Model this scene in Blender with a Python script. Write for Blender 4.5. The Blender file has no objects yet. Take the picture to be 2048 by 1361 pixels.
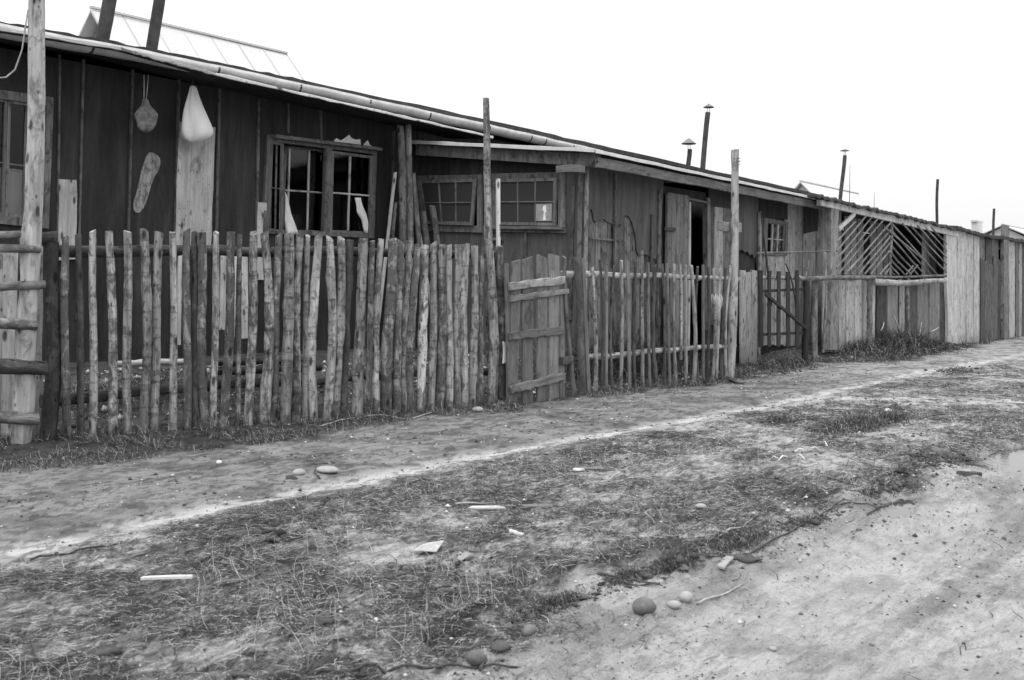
import bpy, bmesh, math, random
import numpy as np
from mathutils import Vector, Matrix

scene = bpy.context.scene
C = scene.collection
random.seed(7)

# ------------------------------------------------------------------ camera
FPX = 2100.0; IW, IH = 2048.0, 1361.0
EYE = 1.30
PITCH = math.radians(2.0); ROLL = math.radians(1.0)
HOR = 568.0
PPY = HOR - FPX * math.tan(PITCH)
cd = bpy.data.cameras.new('camera'); cam = bpy.data.objects.new('camera', cd); C.objects.link(cam)
cd.sensor_fit = 'HORIZONTAL'; cd.sensor_width = 36.0; cd.lens = 36.0 * FPX / IW
cd.shift_y = (PPY - IH / 2) / IW
cd.clip_start = 0.05; cd.clip_end = 2000
RCAM = Matrix.Rotation(math.radians(90) + PITCH, 3, 'X') @ Matrix.Rotation(ROLL, 3, 'Z')
cam.matrix_world = Matrix.Translation((0, 0, EYE)) @ RCAM.to_4x4()
cd.dof.use_dof = True; cd.dof.focus_distance = 12.5; cd.dof.aperture_fstop = 6.3
scene.camera = cam

# ------------------------------------------------------------------ sky and light (overcast)
SUN_EL, SUN_AZ = math.radians(58), math.radians(200)
w = bpy.data.worlds.new('World'); scene.world = w; w.use_nodes = True
nt = w.node_tree; nt.nodes.clear()
sky = nt.nodes.new('ShaderNodeTexSky'); sky.sky_type = 'NISHITA'; sky.sun_disc = False
sky.sun_elevation = SUN_EL; sky.sun_rotation = SUN_AZ; sky.air_density = 1.0; sky.dust_density = 3.0
bwn = nt.nodes.new('ShaderNodeRGBToBW')
cmb = nt.nodes.new('ShaderNodeMix'); cmb.data_type = 'RGBA'; cmb.inputs[0].default_value = 0.93
cmb.inputs[7].default_value = (16.3, 16.3, 16.3, 1)
bgn = nt.nodes.new('ShaderNodeBackground'); bgn.inputs[1].default_value = 0.10
wo = nt.nodes.new('ShaderNodeOutputWorld')
tcw = nt.nodes.new('ShaderNodeTexCoord'); spw = nt.nodes.new('ShaderNodeSeparateXYZ'); mpw = nt.nodes.new('ShaderNodeMapRange')
nt.links.new(tcw.outputs['Generated'], spw.inputs[0]); nt.links.new(spw.outputs[2], mpw.inputs[0])
mpw.inputs[1].default_value = 0.0; mpw.inputs[2].default_value = 1.0; mpw.inputs[3].default_value = 9.3; mpw.inputs[4].default_value = 23.0
nt.links.new(mpw.outputs[0], cmb.inputs[7])
nt.links.new(sky.outputs[0], bwn.inputs[0]); nt.links.new(bwn.outputs[0], cmb.inputs[6])
nt.links.new(cmb.outputs[2], bgn.inputs[0]); nt.links.new(bgn.outputs[0], wo.inputs[0])
sl = bpy.data.lights.new('sun', 'SUN'); sun = bpy.data.objects.new('sun', sl); C.objects.link(sun)
sl.energy = 1.0; sl.angle = math.radians(25); sl.color = (1, 1, 1)
_sd = Vector((math.sin(SUN_AZ) * math.cos(SUN_EL), math.cos(SUN_AZ) * math.cos(SUN_EL), math.sin(SUN_EL)))
sun.rotation_euler = _sd.to_track_quat('Z', 'Y').to_euler()
scene.view_settings.view_transform = 'Standard'; scene.view_settings.look = 'None'
scene.view_settings.exposure = 0.0; scene.view_settings.gamma = 1.0
scene.view_settings.use_curve_mapping = False

# ------------------------------------------------------------------ measuring: a photo point to a ray / a point on a surface
CAMP = Vector((0, 0, EYE))
def ray(px, py):
    return (RCAM @ Vector(((px - IW / 2) / FPX, -(py - PPY) / FPX, -1.0))).normalized()
TH = math.radians(38.5)
SD = Vector((math.sin(TH), math.cos(TH), 0))          # along the row of houses
SN = Vector((math.cos(TH), -math.sin(TH), 0))         # out of the house fronts, towards the road
UP = Vector((0, 0, 1))
class Face:
    """vertical plane: origin o, direction d (to the right), normal n (towards the viewer)"""
    def __init__(s, o, d=SD, n=SN, off=0.0):
        s.o = Vector((o[0], o[1], 0)) + n * off; s.d = d; s.n = n
    def hit(s, px, py):
        r = ray(px, py); t = (s.o - CAMP).dot(s.n) / r.dot(s.n); return CAMP + r * t
    def uz(s, px, py):
        p = s.hit(px, py); return (p - s.o).dot(s.d), p.z
    def pt(s, u, z, off=0.0):
        return s.o + s.d * u + UP * z + s.n * off
    def shift(s, off): return Face(s.o, s.d, s.n, off)
def ptd(px, py, depth):
    r = ray(px, py); return CAMP + r * (depth / r.y)

# ------------------------------------------------------------------ numpy noise
def _h(xi, yi, s): 
    v = np.sin(xi * 127.1 + yi * 311.7 + s * 74.7) * 43758.5453
    return v - np.floor(v)
def vnoise(x, y, s=0):
    xi = np.floor(x); yi = np.floor(y); fx = x - xi; fy = y - yi
    fx = fx * fx * (3 - 2 * fx); fy = fy * fy * (3 - 2 * fy)
    a = _h(xi, yi, s); b = _h(xi + 1, yi, s); c = _h(xi, yi + 1, s); d = _h(xi + 1, yi + 1, s)
    return (a * (1 - fx) + b * fx) * (1 - fy) + (c * (1 - fx) + d * fx) * fy
def fbm(x, y, s=0, o=4):
    t = 0; a = 0.5; n = 0
    for k in range(o):
        t = t + a * vnoise(x, y, s + k * 3.1); n += a; a *= 0.5; x = x * 2.03 + 5.2; y = y * 2.03 + 1.7
    return t / n
def sstep(a, b, x):
    t = np.clip((x - a) / (b - a), 0, 1); return t * t * (3 - 2 * t)

# ------------------------------------------------------------------ street frame and terrain
def flat(px, py, z=0.0):
    r = ray(px, py); t = (z - EYE) / r.z; return CAMP + r * t
def UVs(p): return (p.x * SD.x + p.y * SD.y, -(p.x * SN.x + p.y * SN.y))
def poly_uv(pts, z=0.0):
    L = sorted(UVs(flat(px, py, z)) for px, py in pts); return np.array(L)
FA, FB = flat(120, 885), flat(1003, 815)
FC, FD = flat(1155, 795), flat(1458, 756)
W1O = ptd(700, 600, 14.85)
W1 = Face(W1O)
K = W1.hit(834, 400)
SIDE = Face(K, d=SN, n=-SD)                            # annex wall that faces the viewer
E = SIDE.hit(1168, 400)
AF = Face(E)                                           # annex front
SF = AF.shift(0.5)                                     # sheds, a little nearer
sh0 = SF.hit(1690, 690); sh1 = SF.hit(2040, 690)
_f = [UVs(FA - (FB - FA) * 1.2), UVs(FA), UVs(FB), UVs(FC), UVs(FD), (UVs(FD)[0] + 2.2, UVs(FD)[1] + .9),
      (UVs(sh0)[0], UVs(sh0)[1] - .9), (UVs(sh1)[0], UVs(sh1)[1] + .3), (UVs(sh1)[0] + 60, UVs(sh1)[1] + .3)]
VF = np.array(_f)
VP_ = poly_uv([(-500, 1185), (0, 1097), (300, 1042), (600, 980), (900, 921), (1200, 868), (1500, 815), (1750, 762), (1900, 735), (2047, 708), (2300, 668)])
VR_ = poly_uv([(120, 1520), (500, 1440), (760, 1330), (900, 1278), (1040, 1250), (1140, 1200), (1240, 1150), (1330, 1125), (1450, 1090), (1600, 1050), (1800, 985), (1900, 948), (2048, 892), (2300, 840)])
def vf(u): return np.interp(u, VF[:, 0], VF[:, 1])
def vp(u): return np.interp(u, VP_[:, 0], VP_[:, 1])
def vr(u): return np.interp(u, VR_[:, 0], VR_[:, 1])
PUD = [(flat(1785, 1002), 0.36, 0.11), (flat(2040, 903), .95, 0.24)]
def terrain(x, y, fine=True):
    x = np.asarray(x, float); y = np.asarray(y, float)
    U = x * SD.x + y * SD.y; V = -(x * SN.x + y * SN.y)
    r = np.hypot(x, y)
    near = np.clip(1 - r / 60, 0, 1)
    yard = sstep(0.1, 2.2, V - vf(U))
    road = sstep(0.05, .7, vr(U) - V + .25 * (fbm(U * 1.3, V * 1.3, 9) - .5))
    h = .34 * yard - .085 * road
    h = h + .10 * (fbm(x * .35, y * .35, 1, 3) - .5) * np.clip(1 - yard, .3, 1) * near
    turf = (1 - road) * sstep(0, .3, vp(U) - .1 - V)
    h = h + (.018 + .03 * turf) * (fbm(x * 2.3, y * 2.3, 2, 3) - .5) * near
    # soft ridges and ruts along the road
    rut = road * (1 - yard)
    h = h + rut * .06 * (fbm(U * .45, V * 2.6, 5, 3) - .5)
    # the trodden footpath edge
    d = V - vp(U); h = h - .03 * np.exp(-((d - .03) / .16) ** 2) * near
    # bank clods at the road edge
    e = V - vr(U); h = h + .05 * np.exp(-((e - .12) / .13) ** 2) * sstep(.42, .62, fbm(U * 1.7, V * 1.7, 21, 3)) * near
    # loose earth thrown up at the foot of the fences
    g = V - vf(U); h = h + .05 * np.exp(-((g + .12) / .2) ** 2) * fbm(U * 1.1, V * 1.1, 31, 2) * near
    if fine:
        h = h + (.016 + .020 * turf) * (fbm(x * 8, y * 8, 3, 4) - .5) * np.clip(1 - r / 30, 0, 1)
        cl = fbm(x * 17, y * 17, 61, 3)
        h = h + (.012 + .012 * turf) * sstep(.52, .75, cl) * np.clip(1 - r / 20, 0, 1) * (1 - .7 * np.exp(-((d) / .2) ** 2))
        h = h + .007 * (fbm(x * 30, y * 30, 4, 3) - .5) * np.clip(1 - r / 12, 0, 1)
    for c, a, b in PUD:
        uc, vc = UVs(c); q = ((U - uc) / a) ** 2 + ((V - vc) / b) ** 2
        h = h - .07 * np.exp(-(q * .8) ** 2)
    return h
def gz(x, y): return float(terrain(x, y))
def gp(px, py, it=6):
    z = 0.0
    for _ in range(it):
        p = flat(px, py, z); z = .5 * z + .5 * gz(p.x, p.y)
    p = flat(px, py, z); p.z = gz(p.x, p.y); return p

# ------------------------------------------------------------------ materials (a black-and-white photograph: every colour is a grey)
def g4(v): return (v, v, v, 1.0)
def mat(name):
    m = bpy.data.materials.new(name); m.use_nodes = True; t = m.node_tree
    b = t.nodes['Principled BSDF']; b.inputs['Roughness'].default_value = .9
    b.inputs['Specular IOR Level'].default_value = .25
    return m, t, b
def N(t, k, **kw):
    n = t.nodes.new(k)
    for a, v in kw.items(): setattr(n, a, v)
    return n
def ramp(t, src, stops):
    r = N(t, 'ShaderNodeValToRGB'); t.links.new(src, r.inputs[0]); e = r.color_ramp.elements
    while len(e) < len(stops): e.new(.5)
    for q, (p, v) in zip(e, stops): q.position = p; q.color = g4(v) if not isinstance(v, tuple) else v
    return r.outputs[0]
def mul(t, a, b):
    n = N(t, 'ShaderNodeMath', operation='MULTIPLY')
    for i, v in ((0, a), (1, b)):
        if isinstance(v, (int, float)): n.inputs[i].default_value = v
        else: t.links.new(v, n.inputs[i])
    return n.outputs[0]
def mixv(t, f, a, b):
    n = N(t, 'ShaderNodeMix'); n.data_type = 'FLOAT'
    for i, v in ((0, f), (2, a), (3, b)):
        if isinstance(v, (int, float)): n.inputs[i].default_value = v
        else: t.links.new(v, n.inputs[i])
    return n.outputs[0]
def noise(t, vec, scale, detail=5, rough=.6, dist=0.0):
    n = N(t, 'ShaderNodeTexNoise'); n.inputs['Scale'].default_value = scale
    n.inputs['Detail'].default_value = detail; n.inputs['Roughness'].default_value = rough
    n.inputs['Distortion'].default_value = dist; t.links.new(vec, n.inputs['Vector']); return n.outputs[0]
def objvec(t, sx, sy, sz, rnd=True):
    tc = N(t, 'ShaderNodeTexCoord'); mp = N(t, 'ShaderNodeMapping'); mp.inputs['Scale'].default_value = (sx, sy, sz)
    t.links.new(tc.outputs['Object'], mp.inputs[0])
    if not rnd: return mp.outputs[0], None
    oi = N(t, 'ShaderNodeObjectInfo'); r = mul(t, oi.outputs['Random'], 57.0)
    ad = N(t, 'ShaderNodeVectorMath', operation='ADD'); t.links.new(mp.outputs[0], ad.inputs[0]); t.links.new(r, ad.inputs[1])
    return ad.outputs[0], oi.outputs['Random']
def bump(t, b, h, strength, dist=.01):
    n = N(t, 'ShaderNodeBump'); n.inputs['Strength'].default_value = strength; n.inputs['Distance'].default_value = dist
    t.links.new(h, n.inputs['Height']); t.links.new(n.outputs[0], b.inputs['Normal'])
def wood(name, lo, hi, var=.35, knot=True, patch=None, patch_amt=.5, rough=.92, grain=34, foot=0.0, psc=1.0, ring=False):
    """weathered wood; the grain runs along local Z. patch = albedo of bark / damp left on it"""
    m, t, b = mat(name); b.inputs['Roughness'].default_value = rough
    v, rnd = objvec(t, grain, grain, 1.6)
    g = noise(t, v, 1.0, 7, .65, .6)
    col = ramp(t, g, [(.25, lo), (.5, (lo + hi) / 2), (.72, hi)])
    v2, _ = objvec(t, 7, 7, 2.2); p = noise(t, v2, 1.0, 6, .68)
    col = mul(t, col, ramp(t, p, [(.28, .62), (.7, 1.18)]))
    hgt = g
    if patch is not None:
        v3, _ = objvec(t, 9 * psc, 9 * psc, 4.5 * psc); q = noise(t, v3, 1.0, 9, .75, .6)
        ed = .5 + (.5 - patch_amt) * .35
        f = ramp(t, q, [(ed - .05, 0.0), (ed + .05, .85)])
        bk = mul(t, ramp(t, noise(t, v3, 4.0, 4), [(.3, .6), (.7, 1.3)]), patch)
        col = mixv(t, f, col, bk)
        hgt = mixv(t, .35, g, f)
    if knot:
        v4, _ = objvec(t, 9, 9, 3.4)
        vo = N(t, 'ShaderNodeTexVoronoi'); vo.inputs['Scale'].default_value = 1.0; t.links.new(v4, vo.inputs['Vector'])
        col = mul(t, col, ramp(t, vo.outputs['Distance'], [(.10, .2), (.2, 1.0)]))
        v6, _ = objvec(t, 16, 16, 9); vo2 = N(t, 'ShaderNodeTexVoronoi'); vo2.inputs['Scale'].default_value = 1.0; t.links.new(v6, vo2.inputs['Vector'])
        col = mul(t, col, ramp(t, vo2.outputs['Distance'], [(.10, .35), (.17, 1.0)]))
        if ring:
            v7, _ = objvec(t, 3, 3, 22); col = mul(t, col, ramp(t, noise(t, v7, 1.0, 3, .6), [(.36, .6), (.44, 1.0)]))
    if foot > 0:      # darkens the wood towards its lower end
        tc = N(t, 'ShaderNodeTexCoord'); sp = N(t, 'ShaderNodeSeparateXYZ'); t.links.new(tc.outputs['Object'], sp.inputs[0])
        s = N(t, 'ShaderNodeMath', operation='ADD'); t.links.new(sp.outputs[2], s.inputs[0])
        nn = mul(t, noise(t, v2, 1.3, 4), .5); t.links.new(nn, s.inputs[1])
        col = mul(t, col, ramp(t, s.outputs[0], [(.2, 1 - foot), (.62, 1.0)]))
    if rnd is not None:
        mr = N(t, 'ShaderNodeMapRange'); t.links.new(rnd, mr.inputs[0])
        mr.inputs[3].default_value = 1 - var; mr.inputs[4].default_value = 1 + var
        col = mul(t, col, mr.outputs[0])
    t.links.new(col, b.inputs['Base Color']); bump(t, b, hgt, .8, .006)
    return m
M = {}
M['picket'] = wood('bark_picket', .13, .60, .30, True, .065, .47, foot=.5, psc=1.35, ring=True)
M['picket_b'] = wood('peeled_picket', .13, .54, .25, True, .08, .36, foot=.5, psc=1.7, ring=True)
M['picket_c'] = wood('barky_picket', .12, .44, .25, True, .06, .62, foot=.5, psc=1.1, ring=True)
M['blackwood'] = wood('blackened_wood', .02, .05, .2, False)
M['sock'] = wood('spotted_patch', .22, .46, .1, True, .12, .45, psc=2)
M['picket_dark'] = wood('dark_bark', .05, .16, .25, True, .045, .6)
M['lath'] = wood('thin_lath', .14, .38, .42, False, .08, .35, foot=.3)
M['lathdark'] = wood('dark_lath', .05, .15, .3, True, .05, .4, foot=.3)
M['post'] = wood('peeled_post', .26, .55, .1, True, .16, .35, foot=.3)
M['pale'] = wood('pale_board', .36, .68, .15, True, .22, .22)
M['white'] = wood('white_board', .55, .85, .08, True, .4, .12)
M['plank'] = wood('grey_plank', .07, .24, .40, True, .05, .35, foot=.55)
M['shedplank'] = wood('bright_plank', .24, .62, .22, True, .14, .25, foot=.5)
M['darkplank'] = wood('dark_plank', .05, .15, .3, False, .03, .35)
M['gateplank'] = wood('gate_plank', .13, .27, .25, False, .09, .3, foot=.2)
M['frame'] = wood('window_frame_wood', .09, .24, .1, False, .05, .3)
M['muntin'] = wood('muntin_wood', .35, .62, .1, False, .12, .3)
M['bayplank'] = wood('bay_plank', .30, .56, .2, True, .16, .25)
M['beam'] = wood('timber_beam', .16, .34, .1, False, .09, .35)
M['batten'] = wood('batten_wood', .08, .20, .3, False, .05, .4)
M['log'] = wood('log_bark', .16, .34, .2, True, .09, .5)
M['twig'] = wood('dark_twig', .04, .13, .3, False)
M['straw'] = wood('pale_straw', .3, .55, .2, False)
def tar(name, lo, hi):
    m, t, b = mat(name); b.inputs['Roughness'].default_value = .8
    v, rnd = objvec(t, 6, 6, .9); p = noise(t, v, 1.0, 8, .7, .5)
    v2, _ = objvec(t, 60, 60, 60); q = noise(t, v2, 1.0, 3)
    c = mul(t, ramp(t, p, [(.3, lo), (.55, (lo + hi) * .45), (.8, hi)]), ramp(t, q, [(.2, .8), (.8, 1.2)]))
    mr = N(t, 'ShaderNodeMapRange'); t.links.new(rnd, mr.inputs[0]); mr.inputs[3].default_value = .85; mr.inputs[4].default_value = 1.15
    t.links.new(mul(t, c, mr.outputs[0]), b.inputs['Base Color'])
    v5, _ = objvec(t, 2.5, 2.5, 1.2); bump(t, b, noise(t, v5, 1.0, 6, .6), .8, .06)
    return m
M['tar'] = tar('tar_paper', .015, .07)
M['tar2'] = tar('worn_tar_paper', .04, .16)
M['roof'] = tar('roofing_felt', .03, .09)
M['hazyroof'] = tar('hazy_pale_roofing', .66, .78)  # light roofing, with haze and overexposure put into its pale colour
M['palewall'] = tar('pale_rear_wall', .5, .65)
def metal(name, lo, hi, rough=.45, met=.6):
    m, t, b = mat(name); b.inputs['Metallic'].default_value = met; b.inputs['Roughness'].default_value = rough
    v, rnd = objvec(t, 5, 5, 5); p = noise(t, v, 1.0, 8, .7)
    t.links.new(ramp(t, p, [(.3, lo), (.7, hi)]), b.inputs['Base Color']); bump(t, b, p, .2, .01); return m
M['gutter'] = metal('zinc_gutter', .42, .66, .5, .35)
M['edge'] = metal('pale_roof_edge', .5, .75, .6, .2)
M['pipe'] = metal('sooty_stovepipe', .03, .09, .7, .3)
M['cap'] = metal('pale_cowl', .14, .3, .6, .3)
M['wire'] = metal('wire', .1, .2, .5, .8)
def simple(name, lo, hi, sc=8, rough=.9, bs=.4):
    m, t, b = mat(name); b.inputs['Roughness'].default_value = rough
    v, rnd = objvec(t, sc, sc, sc); p = noise(t, v, 1.0, 7, .65)
    t.links.new(ramp(t, p, [(.3, lo), (.7, hi)]), b.inputs['Base Color']); bump(t, b, p, bs, .01); return m
M['cloth'] = simple('white_cloth', .76, .9, 5, .95, .6)
M['net'] = simple('grey_net_bag', .08, .28, 14, .95, 1.0)
M['paper'] = simple('torn_paper', .85, .95, 10, .95)
M['stone'] = simple('pebble_stone', .07, .19, 9, .3, .25)
M['palestone'] = simple('pale_stone', .24, .42, 9, .8, .6)
M['clod'] = simple('earth_clod', .05, .12, 14, .95, 1.0)
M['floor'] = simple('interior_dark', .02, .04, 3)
m, t, b = mat('window_glass'); t.nodes.remove(b)
tr = N(t, 'ShaderNodeBsdfTransparent'); tr.inputs[0].default_value = g4(.75); gl = N(t, 'ShaderNodeBsdfGlossy'); gl.inputs['Roughness'].default_value = .08
gl.inputs[0].default_value = g4(.8)
fr = N(t, 'ShaderNodeFresnel'); fr.inputs[0].default_value = 1.33; ms = N(t, 'ShaderNodeMixShader')
tx = N(t, 'ShaderNodeTexCoord'); nz = noise(t, tx.outputs['Object'], 2.0, 3); bp = N(t, 'ShaderNodeBump'); bp.inputs['Strength'].default_value = .15
t.links.new(nz, bp.inputs['Height']); t.links.new(bp.outputs[0], gl.inputs['Normal'])
t.links.new(fr.outputs[0], ms.inputs[0]); t.links.new(tr.outputs[0], ms.inputs[1]); t.links.new(gl.outputs[0], ms.inputs[2])
t.links.new(ms.outputs[0], t.nodes['Material Output'].inputs[0]); M['glass'] = m
m, t, b = mat('dusty_glass'); b.inputs['Base Color'].default_value = g4(.05); b.inputs['Roughness'].default_value = .3
b.inputs['Specular IOR Level'].default_value = .5; M['dusty'] = m
def attrmat(name, rough=.95):
    m, t, b = mat(name); a = N(t, 'ShaderNodeAttribute'); a.attribute_name = 'tone'
    t.links.new(a.outputs['Fac'], b.inputs['Base Color']); b.inputs['Roughness'].default_value = rough; return m
M['blade'] = attrmat('dry_grass_blades'); M['grit'] = attrmat('grit')
m, t, b = mat('puddle_water'); b.inputs['Base Color'].default_value = g4(.06); b.inputs['Roughness'].default_value = .04
b.inputs['Specular IOR Level'].default_value = .8
tx = N(t, 'ShaderNodeTexCoord'); nz = noise(t, tx.outputs['Object'], 14, 2); bump(t, b, nz, .05, .01); M['water'] = m

# ground: the painted attributes say what lies where (turf, trodden path, wet mud)
m, t, b = mat('ground_mud_and_turf')
tc = N(t, 'ShaderNodeTexCoord'); P = tc.outputs['Object']
def att(n):
    a = N(t, 'ShaderNodeAttribute'); a.attribute_name = n; return a.outputs['Fac']
rot = N(t, 'ShaderNodeMapping'); rot.inputs['Rotation'].default_value = (0, 0, -(math.pi / 2 - TH)); rot.inputs['Scale'].default_value = (1, 1, 1)
t.links.new(P, rot.inputs[0])
st = N(t, 'ShaderNodeMapping'); st.inputs['Scale'].default_value = (.35, 1.6, 1); t.links.new(rot.outputs[0], st.inputs[0])
n1 = noise(t, P, 1.4, 8, .62); n2 = noise(t, st.outputs[0], 7, 8, .7, .4); n3 = noise(t, P, 45, 5, .75); n4 = noise(t, st.outputs[0], 30, 6, .75, .8)
mud = mul(t, ramp(t, n1, [(.3, .40), (.7, .52)]), ramp(t, n2, [(.28, .60), (.46, .95), (.7, 1.12)]))
mud = mul(t, mul(t, mud, ramp(t, n3, [(.30, .5), (.42, .95), (.7, 1.12)])), ramp(t, n4, [(.34, .55), (.43, .97), (.6, 1.05)]))
n5 = noise(t, P, 110, 3, .7); mud = mul(t, mud, ramp(t, n5, [(.3, .72), (.5, 1.0), (.7, 1.08)]))
path = mul(t, mul(t, ramp(t, n2, [(.3, .54), (.7, .68)]), ramp(t, n3, [(.25, .78), (.6, 1.06)])), ramp(t, n5, [(.3, .85), (.6, 1.03)]))
turf = mul(t, mul(t, ramp(t, n2, [(.30, .10), (.44, .20), (.56, .34), (.68, .44)]), ramp(t, n4, [(.40, .28), (.5, .95), (.62, 1.35)])), ramp(t, n3, [(.38, .45), (.52, 1.1)]))
weed = mul(t, ramp(t, n2, [(.3, .05), (.7, .13)]), ramp(t, n4, [(.3, .7), (.6, 1.2)]))
col = mixv(t, att('turf'), mud, turf); col = mixv(t, att('path'), col, path); col = mixv(t, att('weed'), col, weed)
col = mul(t, col, att('stain'))
t.links.new(col, b.inputs['Base Color'])
rg = mixv(t, att('wet'), .92, .32); t.links.new(rg, b.inputs['Roughness'])
hh = mixv(t, .5, n3, n4); bump(t, b, hh, 1.0, .03)
M['ground'] = m

# ------------------------------------------------------------------ object helpers
def mesh(name, verts, faces, material, smooth=False):
    me = bpy.data.meshes.new(name); me.from_pydata([tuple(v) for v in verts], [], faces); me.update()
    if material is not None: me.materials.append(material)
    if smooth: me.polygons.foreach_set('use_smooth', [True] * len(me.polygons))
    return me
def link(name, me, parent=None, mtx=None):
    o = bpy.data.objects.new(name, me); C.objects.link(o)
    if mtx is None: mtx = Matrix.Identity(4)
    if parent is not None:
        o.parent = parent; o.matrix_basis = wm(parent).inverted() @ mtx
    else: o.matrix_basis = mtx
    return o
def wm(o):
    m_ = o.matrix_basis.copy()
    while o.parent: o = o.parent; m_ = o.matrix_basis @ m_
    return m_
def tag(o, label=None, cat=None, group=None, kind=None):
    if label: o['label'] = label
    if cat: o['category'] = cat
    if group: o['group'] = group
    if kind: o['kind'] = kind
    return o
def thing(name, label, cat, loc, group=None):
    o = bpy.data.objects.new(name, None); C.objects.link(o); o.location = loc; o.empty_display_size = .2
    return tag(o, label, cat, group)
def frame(P0, axis, nrm=None):
    z = axis.normalized()
    if nrm is None: nrm = SN if abs(z.dot(SN)) < .9 else UP
    y = (nrm - z * nrm.dot(z)).normalized(); x = y.cross(z)
    return Matrix(((x.x, y.x, z.x, P0.x), (x.y, y.y, z.y, P0.y), (x.z, y.z, z.z, P0.z), (0, 0, 0, 1)))
def recalc(me):
    bm = bmesh.new(); bm.from_mesh(me); bmesh.ops.recalc_face_normals(bm, faces=bm.faces); bm.to_mesh(me); bm.free()
def pole(name, P0, P1, r0, r1, m, parent=None, seed=0, sides=9, rings=12, wob=.12, bend=.12, knots=3, cut=.25, point=False):
    rs = random.Random(seed); L = (P1 - P0).length; vs = []; fs = []
    bx, by = rs.uniform(-1, 1) * bend * r0 * 3, rs.uniform(-1, 1) * bend * r0 * 3
    ph = rs.uniform(0, 6); kn = [(rs.random(), rs.uniform(0, 6.28), rs.uniform(.12, .3)) for _ in range(knots)]
    tx, ty = rs.uniform(-cut, cut), rs.uniform(-cut, cut)
    for i in range(rings + 1):
        t_ = i / rings; z = t_ * L; r = r0 + (r1 - r0) * t_
        cx = bx * math.sin(t_ * math.pi) + r * .22 * math.sin(ph + t_ * 7); cy = by * math.sin(t_ * math.pi) + r * .2 * math.sin(ph * 2 + t_ * 6)
        for k in range(sides):
            a = 2 * math.pi * k / sides + .5
            rr = r * (1 + wob * .5 * math.sin(3 * a + ph + t_ * 5) + rs.uniform(-wob, wob) * .35)
            for (kt, ka, kh) in kn:
                dd = ((t_ - kt) * L / (r * 2.2)) ** 2; da = math.cos(a - ka)
                if dd < 3 and da > .2: rr += r * kh * da * math.exp(-dd)
            zz = z + ((tx * math.cos(a) + ty * math.sin(a)) * r * 1.5 if i == rings else 0)
            vs.append((cx + rr * math.cos(a), cy + rr * math.sin(a), zz))
    for i in range(rings):
        for k in range(sides):
            a = i * sides + k; b_ = i * sides + (k + 1) % sides
            fs.append((a, b_, b_ + sides, a + sides))
    fs.append(tuple(range(sides - 1, -1, -1))); fs.append(tuple(rings * sides + k for k in range(sides)))
    me = mesh(name, vs, fs, m, True)
    me.polygons[-1].use_smooth = False; me.polygons[-2].use_smooth = False
    me.set_sharp_from_angle(angle=1.0)
    return link(name, me, parent, frame(P0, P1 - P0))
def plank(name, P0, P1, w_, th, m, parent=None, nrm=None, seed=0, segs=5, wob=.05, end=.0, taper=1.0):
    rs = random.Random(seed); L = (P1 - P0).length; vs = []; fs = []; ph = rs.uniform(0, 6)
    c = min(th * .25, .006); e0 = rs.uniform(-1, 1) * end * w_; e1 = rs.uniform(-1, 1) * end * w_
    for i in range(segs + 1):
        t_ = i / segs; z = t_ * L; ww = w_ / 2 * (1 + (taper - 1) * t_); o1 = rs.uniform(-wob, wob) * w_; o2 = rs.uniform(-wob, wob) * w_
        yo = math.sin(t_ * 3.1 + ph) * th * .15
        pr = [(-ww + o1, -th / 2), (ww + o2, -th / 2), (ww + o2, th / 2 - c), (ww + o2 - c, th / 2), (-ww + o1 + c, th / 2), (-ww + o1, th / 2 - c)]
        for (x, y) in pr:
            dz = (e1 if i == segs else e0 if i == 0 else 0) * (x / max(ww, 1e-4)); vs.append((x, y + yo, z + dz))
    for i in range(segs):
        for k in range(6):
            a = i * 6 + k; b_ = i * 6 + (k + 1) % 6; fs.append((a, b_, b_ + 6, a + 6))
    fs.append((5, 4, 3, 2, 1, 0)); fs.append(tuple(segs * 6 + k for k in range(6)))
    me = mesh(name, vs, fs, m)
    return link(name, me, parent, frame(P0, P1 - P0, nrm if nrm is not None else SN))
def prism(name, face, pts, off0, off1, m, parent=None, px=True, vertical=True, group=None):
    """polygon on a wall plane (photo measurements or u,z), with real thickness off0..off1"""
    q = [face.uz(*p) for p in pts] if px else list(pts)
    u0 = sum(a for a, _ in q) / len(q); z0 = min(z for _, z in q); n = len(q)
    vs = [(u - u0, off0, z - z0) for u, z in q] + [(u - u0, off1, z - z0) for u, z in q]
    # local x along the wall, local y out of the wall
    fs = [tuple(range(n)), tuple(range(2 * n - 1, n - 1, -1))] + [(i, (i + 1) % n, n + (i + 1) % n, n + i) for i in range(n)]
    me = mesh(name, vs, fs, m); recalc(me)
    o_ = face.pt(u0, z0); d = face.d; n_ = face.n
    mt = Matrix(((d.x, n_.x, 0, o_.x), (d.y, n_.y, 0, o_.y), (0, 0, 1, o_.z), (0, 0, 0, 1)))
    return link(name, me, parent, mt)
def rect(name, face, u0, u1, z0, z1, off0, off1, m, parent=None):
    return prism(name, face, [(u0, z0), (u1, z0), (u1, z1), (u0, z1)], off0, off1, m, parent, px=False)
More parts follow.
